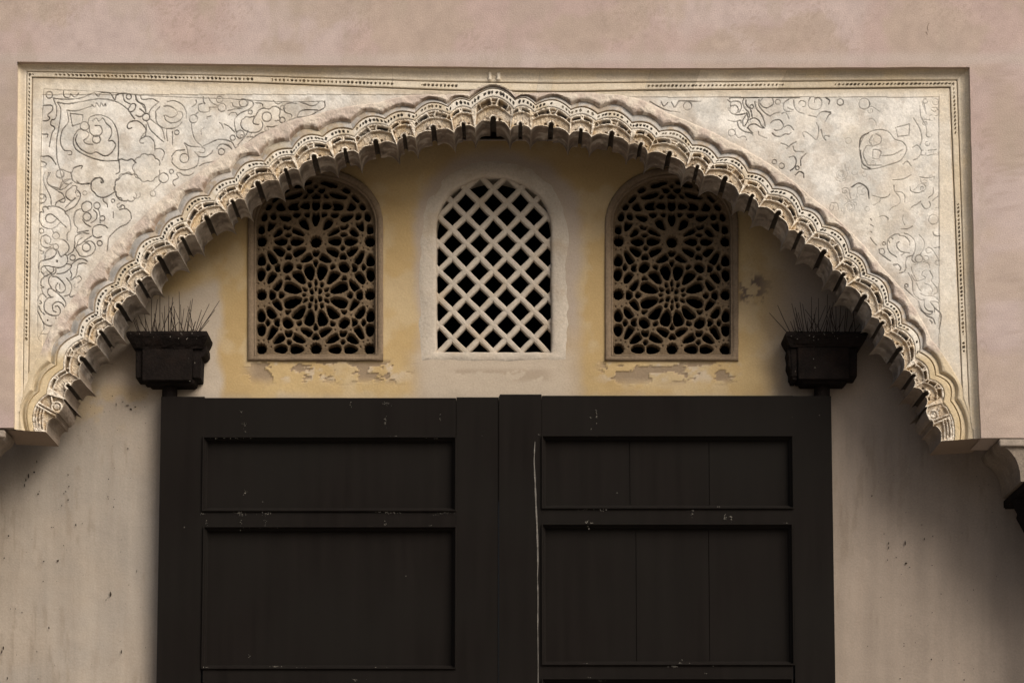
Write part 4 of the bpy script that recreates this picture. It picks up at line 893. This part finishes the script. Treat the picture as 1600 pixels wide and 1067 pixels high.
QY = [[(265,985),(270,930),(310,915),(352,945),(352,1025),(310,1055),(270,1040)], [(412,985),(440,935),(505,985),(440,1035)], [(790,985),(815,970),(840,985),(815,1000)]]      # on the horizontal axis
S1 = 7.619
T = [[(870,430),(930,430),(985,475),(930,505),(865,510)], [(985,430),(1060,430),(1115,470),(1100,520),(980,520),(1020,480)], [(1200,420),(1265,480),(1230,530),(1145,525),(1170,480)],
     [(1340,440),(1380,490),(1370,525),(1330,515),(1305,470)], [(1235,340),(1310,410),(1290,435),(1245,400),(1215,360)], [(1130,240),(1200,290),(1180,320),(1140,310),(1100,280)],
     [(850,160),(1040,210),(1040,255),(960,250),(900,220),(840,205)], [(950,300),(1070,330),(1160,370),(1140,390),(1040,385),(960,350)], [(810,290),(840,255),(900,260),(885,300),(850,325)],
     [(885,335),(912,345),(940,385),(895,375)], [(860,560),(900,555),(920,580),(870,610)], [(975,560),(1050,555),(1060,590),(1010,615),(975,590)], [(1090,590),(1240,575),(1180,640),(1120,660),(1080,630)],
     [(1270,570),(1320,570),(1325,610),(1290,640),(1260,625)], [(1370,570),(1400,550),(1440,600),(1420,655),(1375,640)], [(1400,705),(1465,710),(1470,795),(1400,810)],
     [(1260,685),(1310,690),(1350,660),(1360,780),(1310,750)], [(870,750),(900,640),(940,625),(990,655),(960,720),(880,760)], [(925,825),(980,770),(1060,735),(1075,770),(1040,800),(950,830)],
     [(1080,725),(1120,735),(1165,700),(1165,740),(1110,755),(1085,745)], [(1180,780),(1215,740),(1250,760),(1300,835),(1240,842)], [(1070,822),(1115,800),(1160,825),(1120,843)]]
Td = [(880,812),(1035,690),(1212,690),(1340,832)]
TX = [[(752,560),(788,580),(824,560),(830,640),(788,722),(746,650)], [(748,410),(788,425),(828,410),(830,500),(788,535),(746,505)], [(738,350),(788,315),(838,350),(826,388),(750,388)],
      [(788,218),(810,240),(788,262),(766,240)]]
def lattice_holes(jit):
    H = []; ax, ay = 493.2, 462.0
    def star(cx_, cy_, r, xl=None, xr=None, yb=None, n=12):
        p = []
        for k in range(2 * n):
            a = k * math.pi / n; rr = r * (1.0 if k % 2 == 0 else .84); p.append((cx_ + rr * math.cos(a), cy_ + rr * math.sin(a)))
        p = np.array(p)
        if xl: p[:, 0] = np.maximum(p[:, 0], xl)
        if xr: p[:, 0] = np.minimum(p[:, 0], xr)
        if yb: p[:, 1] = np.minimum(p[:, 1], yb)
        H.append(p)
    for y in (377.2, 462 - 1, 546.):
        star(408.5, y, 7.6, xl=401.6, yb=552); star(577.9, y, 7.6, xr=584.6, yb=552)
    star(493.2, 378, 8.6); star(493.2, 545.5, 8.2, yb=552.2)
    def conv(p, ox, oy, s): return np.array(p, float) / s + (ox, oy)
    for p in Q:
        p = chaikin(conv(p, 395, 365, S2))
        for fx in (1, -1):
            for fy in (1, -1):
                q = p.copy()
                if fx < 0: q[:, 0] = 2 * ax - q[:, 0]
                if fy < 0: q[:, 1] = 2 * ay - q[:, 1]
                H.append(q)
    D = []
    for (x, y) in Qd:
        x = 395 + x / S2; y = 365 + y / S2
        for X_ in (x, 2 * ax - x):
            for Z_ in (y, 2 * ay - y): D.append((X_, Z_))
    for p in QX:
        p = chaikin(conv(p, 395, 365, S2), 1); H.append(p); q = p.copy(); q[:, 1] = 2 * ay - q[:, 1]; H.append(q)
    for p in QY:
        p = chaikin(conv(p, 395, 365, S2), 1); H.append(p); q = p.copy(); q[:, 0] = 2 * ax - q[:, 0]; H.append(q)
    for p in T:
        p = chaikin(conv(p, 390, 260, S1)); H.append(p); q = p.copy(); q[:, 0] = 2 * ax - q[:, 0]; H.append(q)
    for (x, y) in Td:
        x = 390 + x / S1; y = 260 + y / S1; D += [(x, y), (2 * ax - x, y)]
    for p in TX: H.append(chaikin(conv(p, 390, 260, S1), 1))
    out = []
    for p in H:
        c = p.mean(0); p = c + (p - c) * (1.0 + jit.uniform(-.04, .04)) + (jit.uniform(-.4, .4), jit.uniform(-.4, .4)); out.append(p)
    return out, D
def star_window(dx, dy, seed, label, sx=1.0):
    t = empty('star_lattice_window', tuple(W(493. + dx, 560. + dy, YR))); tag(t, label, 'window', 'lattice windows above the gate')
    def sh(p): q = np.array(p, float).copy(); q[:, 0] = 493.2 + (q[:, 0] - 493.2) * sx + dx; q[:, 1] += dy; return q
    o1 = sh(archo(387, 599, 564, 352, 262)); o2 = sh(archo(400, 586.5, 554, 354, 276)); 
    f = ring(o1, o2, [(0, -1), (.04, 3), (.15, 4.2), (.5, 3.6), (.72, 2.4), (.76, .2), (.8, 1.4), (.97, .6), (1, -1), (1.02, -26)], YR, 'frame', M_latf, t, 1.2, seed)
    j = random.Random(seed)
    out = sh(archo(397, 589.5, 557, 354, 273))
    H, D = lattice_holes(j)
    lattice_mesh(out, [sh(p) for p in H], sh(D), YR + .028, 'lattice', M_lat, t)
star_window(0, 0, 5, 'arched window with brown star-pattern lattice, left of the white diamond grille')
star_window(556.5, 0, 17, 'arched window with brown star-pattern lattice, right of the white diamond grille', .985)
t = empty('diamond_lattice_window', tuple(W(771., 556., YR))); tag(t, 'middle arched window with white plaster diamond grille and thick rounded surround', 'window', 'lattice windows above the gate')
ring(archo(652, 893, 566, 366, 248), archo(682, 861.5, 550, 358, 276), [(0, -1.5), (.15, 0), (.3, .8), (.45, 1.3), (.6, 1.4), (.8, 1.2), (.92, .4), (1, -2), (1.02, -14), (1.03, -40)], YR, 'surround', M_white, t, 3.2, 33)
op = archo(682, 861.5, 550, 358, 276)
def clip_line(p, d, poly):
    ts = np.linspace(-400, 400, 1601); q = p + ts[:, None] * d; ins = inside(poly, q[:, 0], q[:, 1])
    if not ins.any(): return None
    k = np.where(ins)[0]; return q[k[0]], q[k[-1]]
j = random.Random(4); r2 = math.sqrt(.5)
for fam in (0, 1):
    for k in range(-9, 10):
        if fam == 0: c = 1066.6 + 42.4 * k; p = np.array([c / 2, c / 2]); d = np.array([r2, -r2]); p = p + d * ((771 - p[0]) / r2)
        else: c = 474.5 + 42.4 * k; p = np.array([771., 771. - c]); d = np.array([r2, r2])
        seg = clip_line(p, d, op)
        if seg is None: continue
        a, e = seg; L = np.linalg.norm(e - a)
        if L < 12: continue
        a = a - d * 5; e = e + d * 5; n_ = max(4, int(L / 7)); tt = np.linspace(0, 1, n_)[:, None]; pts = a * (1 - tt) + e * tt
        nn = np.array([-d[1], d[0]]); m = MB(); prof = [(-1, -6), (-1.02, .5), (-.72, 2.4), (0, 3.0), (.72, 2.4), (1.02, .5), (1, -6)]
        rows = []
        hw = 4.25 + .5 * (vnoise(np.arange(n_) * .7 + k * 9, np.zeros(n_) + fam, 160) - .5) * 2
        wob = 1.1 * (vnoise(np.arange(n_) * .5 + k * 5, np.zeros(n_) + fam, 161) - .5)
        for s_, h_ in prof:
            q = pts + nn * (s_ * hw + wob)[:, None]; g = W(q[:, 0], q[:, 1], YR + .03); g[:, 1] -= (h_ + (.25 if fam else 0) + .6 * (vnoise(q[:, 0] / 4, q[:, 1] / 4, 162) - .5)) * PX; rows.append(g)
        m.grid(np.stack(rows)); m.build('lattice_bar', M_white, t)
# ------------------------------------------------------------------ dark rooms behind the windows
b = MB(); z0 = W(0., 1000., YR)[2]; 
def zat(py, Y): return float(W(800., float(py), Y)[2])
def xat(px, py, Y): return float(W(float(px), float(py), Y)[0])
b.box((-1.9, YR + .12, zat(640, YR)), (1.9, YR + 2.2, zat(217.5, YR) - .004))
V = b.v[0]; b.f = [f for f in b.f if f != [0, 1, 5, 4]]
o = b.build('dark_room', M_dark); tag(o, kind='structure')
b = MB(); b.add([(-7, YB + .001, zat(60, YR)), (7, YB + .001, zat(60, YR)), (7, YR + .6, zat(60, YR)), (-7, YR + .6, zat(60, YR))], [[0, 1, 2, 3]])
b.add([(-7, YR + .3, zat(60, YR)), (7, YR + .3, zat(60, YR)), (7, YR + .3, zt - .1), (-7, YR + .3, zt - .1)], [[0, 1, 2, 3]])
o = b.build('porch_ceiling', M_ceil); tag(o, kind='structure')
# narrow pale edge along the rear wall's top
b = MB(); b.box((xat(640, 218, YR), YR - .012, zat(220.6, YR)), (xat(925, 218, YR), YR + .03, zat(219.0, YR))); o = b.build('ledge', M_stone, rw, rel=(0, 0, 0))
# ------------------------------------------------------------------ gate leaves
def pbox(m, x0, x1, y0, y1, Yf, Yb, col=None, dz=0):
    """box whose front face fills the rectangle x0..x1, y0..y1 of the photograph at depth Yf"""
    ym = (y0 + y1) / 2; m.box((xat(x0, ym, Yf), Yf, zat(y1, Yf)), (xat(x1, ym, Yf), Yb, zat(y0, Yf)), col)
BOT = 0.03
def part_box(name, x0, x1, y0, y1, Yf, Yb, parent, mt, bev=.003, tobot=False):
    m = MB(); ym = (y0 + min(y1, 1067)) / 2
    m.box((xat(x0, ym, Yf), Yf, BOT if tobot else zat(y1, Yf)), (xat(x1, ym, Yf), Yb, zat(y0, Yf)))
    return m.build(name, mt, parent, bevel=bev)
def leaf(xl, xr, xa, xb, ytop, rows, label, planks):
    t = empty('gate_leaf', (xat((xl + xr) / 2, 1000, YD), YD, BOT)); tag(t, label, 'gate', 'leaves of the dark gate')
    part_box('stile', xl, xa - 2.5, ytop + (0 if xl > 700 else 0), 1067, YD, YD + .08, t, M_wood, .0009, True)
    part_box('stile', xb + 2.5, xr, ytop + (2.5 if xl > 700 else 1), 1067, YD + .0003, YD + .08, t, M_wood, .0009, True)
    ed = [ytop + 2] + [r for r in rows]                      # alternating rail / panel boundaries
    k = 0
    while k < len(ed) - 1:
        y0, y1 = ed[k], ed[k + 1]
        part_box('rail', xa - 2.5, xb + 2.5, y0, y1, YD + .0006, YD + .08, t, M_wood, .0009)
        k += 2
    pr = [(rows[m], rows[m + 1]) for m in range(0, len(rows) - 1, 2)]
    for q, (y0, y1) in enumerate(pr):
        xs_ = [xa - 3] + planks[min(q, len(planks) - 1)] + [xb + 3]
        pan = part_box('panel', xa - 4, xb + 4, y0 - 3, y1 + 3, YD + .046, YD + .06, t, M_wood, 0)
        for a, c in zip(xs_[:-1], xs_[1:]):
            m = MB(); jit = .0012 * rs.random()
            m.box((xat(a + .3, (y0 + y1) / 2, YD + .03), YD + .030 + jit, zat(y1 + 2, YD + .03)), (xat(c - .3, (y0 + y1) / 2, YD + .03), YD + .045, zat(y0 - 2, YD + .03)))
            m.build('plank', M_wood, pan, bevel=.001, rel=t.location)
        # stepped moulding round the panel
        fr = [(0, 3.0), (.12, 4.0), (.3, 3.6), (.38, 0.0), (.55, -3.2), (.75, -4.2), (.8, -8.5), (1, -9.8)]
        def rect(g, Yq): 
            zt_, zb_ = zat(y0 - g, YD), zat(y1 + g, YD); ym = (y0 + y1) / 2; return np.array([(xat(xa - g, ym, YD), zt_), (xat(xb + g, ym, YD), zt_), (xat(xb + g, ym, YD), zb_), (xat(xa - g, ym, YD), zb_)])
        R0 = rect(3.2, 0); R1 = rect(-4.2, 0); rows_ = []
        for s_, h_ in fr:
            p = R0 * (1 - s_) + R1 * s_; rows_.append(np.array([(x, YD - h_ * PX * .85, z) for x, z in p]))
        G = np.stack(rows_); G = np.concatenate([G, G[:, :1]], 1); m = MB(); m.grid(G); m.build('panel_moulding', M_wood, pan, rel=t.location)
    for ch in t.children:
        pass
    return t
lf = leaf(248, 779, 319, 710, 619.5, [685, 796, 825, 1042, 1068, 1300, 1330, 1700, 1740], 'left leaf of the dark brown panelled gate, under the left spiky bracket', [[], []])
rf = leaf(780.5, 1302, 849, 1237, 616, [683, 792, 821, 1036, 1062, 1300, 1330, 1700, 1740], 'right leaf of the dark brown panelled gate, with a long pale vertical split', [[984, 1108], [994, 1108], [1000, 1110]])
# right leaf overlaps with an astragal edge
part_box('astragal', 779.2, 784, 618, 1067, YD - .006, YD + .001, rf, M_wood, .002, True)
# long pale split along the stile joint of the right leaf
m = MB(); pts = [(836,690,.5),(835,705,.9),(834.6,722,1.1),(835.5,740,1.4),(836.3,757,1.1),(837.5,790,1.6),(839,820,1.3),(840,850,1.6),(840.5,880,1.2),(839.8,900,.9),(840.6,930,1.1),(840.3,980,1.0),(840.8,1030,1.0),(841,1080,1.)]
ptsf = []
for k in range(len(pts) - 1):
    for s_ in np.linspace(0, 1, 5, endpoint=False): ptsf.append(tuple(np.array(pts[k]) * (1 - s_) + np.array(pts[k + 1]) * s_))
for k in range(len(ptsf) - 1):
    (x0, y0, w0), (x1, y1, w1) = ptsf[k], ptsf[k + 1]
    w0 = w0 * (.55 + .5 * vnoise(y0 / 9., 0., 3)); w1 = w1 * (.55 + .5 * vnoise(y1 / 9., 0., 3))
    g = np.array([W(x0 - w0, y0, YD), W(x0 + w0, y0, YD), W(x1 + w1, y1, YD), W(x1 - w1, y1, YD)]); g[:, 1] -= .0025
    m.add(g, [[0, 3, 2, 1]])
m.build('pale_split', M_split, rf)
def droppings(parent, marks, Y0):
    global b
    b = MB()
    for (px, py, n, sx_, sy_) in marks:
        for k in range(n):
            speck_d(px + rs.gauss(0, sx_), py + abs(rs.gauss(0, sy_)) * (1 if sy_ > 0 else 0), rs.choice((.3, .4, .5, .7, 1.0)) * rs.uniform(.7, 1.1), rs.choice((.3, .5, .8)) * rs.uniform(.8, 1.3), Y0)
    o = b.build('bird_droppings', M_drop, parent); o['kind'] = 'stuff'
def speck_d(px, py, rx, ry, Y):
    k = 6; p = np.array([(px + rx * rs.uniform(.5, 1.2) * math.cos(q / k * 6.283), py + ry * rs.uniform(.5, 1.2) * math.sin(q / k * 6.283)) for q in range(k)])
    V = W(p[:, 0], p[:, 1], Y - .0045); b.add(V, [list(range(k))[::-1]])
droppings(lf, [(376,799,26,5,3),(372,684,8,12,.6),(350,684,5,14,.6),(600,797,16,6,2),(615,800,12,7,1.5),(601,812,9,1,6),(690,800,14,10,2),(665,683,6,3,1),(682,684,4,4,1),(318,800,8,3,3),(323,812,6,1,6),(412,800,14,7,3),(415,810,7,1.5,7),(376,812,9,1,7),(380,823,7,6,1),(523,822,5,3,1),(675,820,6,4,1),(382,660,12,2,8),(378,640,6,2,8),(602,650,12,1.2,9),(603,628,14,5,3),(548,627,6,1,6),(615,680,5,3,1),(688,645,5,1,8),(383,765,8,2,8),(430,1040,14,6,1),(470,1042,8,8,1),(322,1041,7,3,1.5),(390,1022,4,2,4),(600,1042,6,6,1),(560,1060,6,8,2),(754,680,2,1,1),(400,823,6,20,.6),(330,683,4,8,.6)], YD)
droppings(rf, [(932,640,14,.7,14),(932,680,5,1,1),(923,640,5,.6,16),(995,680,8,8,.6),(1120,680,10,6,.8),(1134,681,5,3,.8),(912,793,14,7,2),(940,795,10,6,1.5),(918,812,10,2,5),(925,816,6,6,1),(1083,797,6,2,2),(1082,802,5,1,5),(1122,791,9,2,1.5),(1133,803,12,1,8),(1142,806,10,1,6),(1093,818,5,2,1),(1228,816,3,3,1),(843,678,3,1,1),(918,1036,10,5,2),(1053,1040,14,4,1.5),(1060,1035,6,6,1),(1117,1037,10,5,2),(920,1055,5,2,3),(940,1062,5,4,1),(1065,1030,4,2,2),(1104,1050,4,1,3)], YD)
b = MB()
# ------------------------------------------------------------------ spiky wooden pivot brackets above the gate's outer corners
def bracket(x0, x1, ytop, bx0, bx1, ybody, ybot, px0, px1, yend, yplate, label, side, seed):
    Yf = .30; r = random.Random(seed)
    t = empty('pivot_bracket', tuple(W((x0 + x1) / 2., yend * 1., .4))); tag(t, label, 'bracket', 'spiky dark brackets over the gate pivots')
    m = MB(); ym = (ytop + ybody) / 2
    # flared moulded rim
    prof = [(0, -1), (.15, -3.5), (.3, -3.0), (.45, -1.5), (.75, 2.5), (.9, 5.0), (1, 6.5)]
    rows = []
    n = 16
    for s_, inset in prof:
        y = ytop + (ybody - ytop) * s_
        xa, xb = xat(x0 + inset, y, Yf), xat(x1 - inset, y, Yf); yf = Yf + inset * PX; z = zat(y, Yf); ring_ = []
        for k in range(n): ring_.append((xa + (xb - xa) * k / (n - 1), yf + .003 * r.uniform(-1, 1), z + .0022 * r.uniform(-1, 1)))
        ring_ = [(xa, YR, z)] + ring_ + [(xb, YR, z)]; rows.append(ring_)
    G = np.array(rows); m.grid(G, flip=True)
    m.add([rows[0][0], rows[0][1], rows[0][-2], rows[0][-1]], [[0, 1, 2, 3]]); m.add([rows[-1][0], rows[-1][1], rows[-1][-2], rows[-1][-1]], [[3, 2, 1, 0]])
    m.build('rim', M_iron, t)
    # tapering body with side cheeks
    m = MB(); m.box((xat(bx0 + 11, ybody, Yf), Yf + .018, zat(ybot, .34)), (xat(bx1 - 13, ybody, Yf), YR, zat(ybody - .5, Yf)), taper=(.985, 1)); m.build('front_board', M_iron, t, bevel=.003)
    for (c0, c1, yy_) in ((bx0, bx0 + 12, ybot - 1), (bx1 - 14, bx1, ybot - 1)):
        m = MB(); m.box((xat(c0, ybody, Yf), Yf + .03, zat(yy_, .38)), (xat(c1, ybody, Yf), YR, zat(ybody - .5, Yf)), taper=(.86, 1)); m.build('cheek', M_iron, t, bevel=.004)
    m = MB(); m.box((xat(bx0 + 16, ybot, Yf), Yf + .04, zat(yplate, .42)), (xat(bx1 - 10 - (4 if side > 0 else 0), ybot, Yf), YR, zat(ybot - 1.5, .38)), taper=(.93, 1)); m.build('base_plate', M_iron, t, bevel=.004)
    m = MB(); zA, zB = zat(yend + 6, .41), zat(yplate - 3, .42); xA = xat((px0 + px1) / 2, yend, .41); rr = (xat(px1, yend, .41) - xat(px0, yend, .41)) / 2
    m.tube([(xA, .412, zA), (xA, .412, zB)], rr, 14); m.build('pivot_post', M_iron, t)
    # scroll corbel end on the side away from the gate's middle or towards it, as in the photo
    if side < 0:
        m = MB(); pr = [(x1 - 13, ytop + 5), (x1 - 6, ytop + 7), (x1 - 2, ytop + 14), (x1 + 1, ytop + 25), (x1 + 1, ytop + 33), (x1 - 3, ytop + 38), (x1 - 8, ytop + 40), (x1 - 11, ytop + 48), (x1 - 14, ytop + 40)]
    else:
        m = MB(); pr = [(x0 + 12, ytop + 18), (x0 + 3, ytop + 20), (x0 + 1, ytop + 30), (x0 + 3, ytop + 40), (x0 + 2, ytop + 50), (x0 + 6, ytop + 60), (x0 + 9, ytop + 74), (x0 + 15, ytop + 74)]
    p = np.array(pr, float); gf = W(p[:, 0], p[:, 1], Yf + .035); gb = gf.copy(); gb[:, 1] = YR; k = len(p)
    m.add(np.concatenate([gf, gb]), [list(range(k)), list(range(k, 2 * k))[::-1]] + [[q, q + k, (q + 1) % k + k, (q + 1) % k] for q in range(k)]); m.build('scroll_end', M_iron, t)
    # moss along the top
    m = MB()
    for k in range(420):
        x = r.uniform(x0 + 2, x1 - (12 if side < 0 else 4)); yq = ytop + r.uniform(-1.5, 2.5); y_ = r.uniform(Yf - .004, Yf + .12); s_ = r.uniform(1.0, 2.6) * PX
        c = np.array([xat(x, yq, Yf), y_, zat(yq, Yf)]); V = [c + s_ * np.array((r.uniform(-1, 1), r.uniform(-1, 1), r.uniform(-.8, 1))) for _ in range(4)]
        m.add(V, [[0, 1, 2], [0, 2, 3], [0, 3, 1], [1, 3, 2]])
    o = m.build('dry_moss', M_moss, t); o['kind'] = 'stuff'
    m = MB()
    for k in range(16):
        x = r.uniform(x0 + 3, x1 - 6); yq = r.choice((ytop + r.uniform(2, 14), ytop + r.uniform(2, 14), r.uniform(ybody, ybot))); c = W(x, yq, Yf); c[1] = Yf - .012 if yq < ybody else Yf + .015; s_ = r.uniform(.5, 1.1) * PX
        V = [c + s_ * np.array(q) for q in ((-1, 0, 0), (0, -1, 0), (1, 0, 0), (0, 0, 1.2), (0, 0, -1.2))]; m.add(V, [[0, 1, 3], [1, 2, 3], [0, 4, 1], [1, 4, 2]])
    o = m.build('pale_flecks', M_drop, t); o['kind'] = 'stuff'
    return t, r, Yf
SPL = [(218,520,210,497),(220,520,213,499),(230,519,216,492),(229,519,225,480),(237,517,237,467),(240,516,246,468),(238,515,244,488),(246,516,249,505),(250,515,250,457),(252,516,271,472),(257,516,257,478),(258,516,253,488),(264,516,264,462),(266,516,270,464),(269,516,268,480),(271,516,272,486),(274,516,272,479),(280,515,280,456),(283,517,282,476),(288,518,271,479),(292,518,298,470),(292,518,301,467),(299,519,306,502),(301,519,305,503),(304,519,315,484),(305,519,327,475),(308,519,343,470),(307,519,336,484),(309,519,327,500),(310,520,316,503),(232,519,219,503),(246,515,243,500)]
random.seed(31)
for k in range(16): x = random.uniform(215, 305); SPL.append((x, 518, x + random.uniform(-14, 16), random.uniform(478, 508)))
SPR = [(1233,520,1202,489),(1236,519,1215,477),(1245,520,1240,500),(1243,519,1235,502),(1249,518,1237,474),(1252,517,1242,480),(1257,518,1250,472),(1262,518,1254,475),(1268,518,1268,464),(1267,516,1276,480),(1272,517,1290,478),(1279,517,1279,466),(1284,517,1258,484),(1281,517,1297,478),(1292,517,1293,460),(1290,517,1300,480),(1297,517,1302,472),(1303,518,1296,478),(1307,518,1300,484),(1306,517,1306,470),(1311,518,1314,472),(1321,518,1325,480),(1325,518,1334,500),(1331,518,1333,500),(1319,518,1322,482),(1337,518,1332,478),(1276,517,1272,490),(1248,518,1244,490)]
for k in range(12): x = random.uniform(1245, 1335); SPR.append((x, 518, x + random.uniform(-14, 14), random.uniform(478, 508)))
tl, r, Yf = bracket(201, 322, 518, 210, 313, 543, 596, 253, 277, 621, 606, 'dark carved bracket bristling with thin spikes, above the left end of the gate', -1, 3)
for (a, b0, c, d) in SPL:
    m = MB(); y = Yf + r.uniform(.01, .1); p0 = W(a, b0 + 3., y); p1 = W(c * 1., d * 1., y + r.uniform(-.03, .03)); m.tube([p0, (p0 + p1) / 2 + np.array((r.uniform(-.002, .002), 0, 0)), p1], [.0020, .0018, .0013], 5); m.build('spike', M_spike, tl)
tr, r, Yf = bracket(1230, 1352, 519, 1236, 1341, 541, 594, 1272, 1297, 618, 605, 'shaded dark bracket bristling with thin spikes, above the right end of the gate', 1, 8)
for (a, b0, c, d) in SPR:
    m = MB(); y = Yf + r.uniform(.01, .1); p0 = W(a, b0 + 3., y); p1 = W(c * 1., d * 1., y + r.uniform(-.03, .03)); m.tube([p0, (p0 + p1) / 2 + np.array((r.uniform(-.002, .002), 0, 0)), p1], [.0020, .0018, .0013], 5); m.build('spike', M_spike, tr)
# ------------------------------------------------------------------ imposts, capitals and columns at both ends
def impost(mirror, ycap, depth, xo, label_i, label_c):
    f = (lambda x: x) if not mirror else (lambda x: xo - (x - 1562))
    pr = [(1562,686),(1564,692),(1568,698),(1575,702),(1581,708),(1587,716),(1591,726),(1594,738),(1595,752),(1730,752),(1730,686)]
    p = np.array([(f(x), y + ycap) for x, y in pr], float); gf = W(p[:, 0], p[:, 1], -.012); gb = gf.copy(); gb[:, 1] = depth; k = len(p)
    t = empty('impost', tuple(gf.mean(0))); tag(t, label_i, 'impost', 'stone imposts carrying the pink wall')
    m = MB(); m.add(np.concatenate([gf, gb]), [list(range(k)), list(range(k, 2 * k))[::-1]] + [[q, q + k, (q + 1) % k + k, (q + 1) % k] for q in range(k)])
    m.build('curved_block', M_block, t)
    zs = gf[0, 2]; m = MB(); xa, xb = sorted((gf[0, 0] + (.004 if mirror else -.004), gf[-1, 0])); m.box((xa, -.03, zs - .035), (xb, .0, zs - .003)); m.build('fillet', M_stone, t, bevel=.003)
    # column
    cx_ = xat(f(1668 if not mirror else 1690), 760, .19); ztop = gf[8, 2]
    cbs = empty('column', (cx_, .19, 0)); tag(cbs, label_c, 'column', 'columns beside the gateway')
    def lathe(name, prof, mt, sq=0, lob=0):
        m = MB(); n = 40; rows_ = []
        for r_, z in prof:
            rows_.append([(cx_ + (r_ * (1 + lob * .05 * math.cos(8 * a))) * math.cos(a), .19 + (r_ * (1 + lob * .05 * math.cos(8 * a))) * math.sin(a), z) for a in np.linspace(0, 2 * math.pi, n + 1)])
        m.grid(np.array(rows_)); m.build(name, mt, cbs, smooth=True)
    m = MB(); m.box((cx_ - .25, -.03, ztop - .045), (cx_ + .25, .41, ztop - .002)); m.build('abacus', M_iron, cbs, bevel=.006)
    lathe('capital', [(.245, ztop - .046), (.24, ztop - .08), (.225, ztop - .11), (.23, ztop - .13), (.205, ztop - .18), (.18, ztop - .24), (.165, ztop - .30), (.175, ztop - .32), (.13, ztop - .36), (.088, ztop - .40)], M_iron, lob=1)
    lathe('shaft', [(.085, ztop - .401), (.09, ztop - 1.2), (.095, .3)], M_stone)
    lathe('base', [(.096, .32), (.19, .28), (.17, .2), (.22, .1), (.22, .0)], M_stone)
impost(False, 0, .385, 0, 'curved stone impost under the pink wall at the right edge', 'column with dark carved capital at the right edge')
impost(True, -14, .2, 7, 'curved stone impost under the pink wall at the left edge', 'column beyond the left edge of the gateway')
# ------------------------------------------------------------------ ground
b = MB(); b.add([(-60, -60, 0), (60, -60, 0), (60, 20, 0), (-60, 20, 0)], [[0, 1, 2, 3]]); o = b.build('ground', M_pave); tag(o, kind='structure')
print('tris', sum(len(o.data.polygons) for o in bpy.data.objects if o.type == 'MESH') * 2)
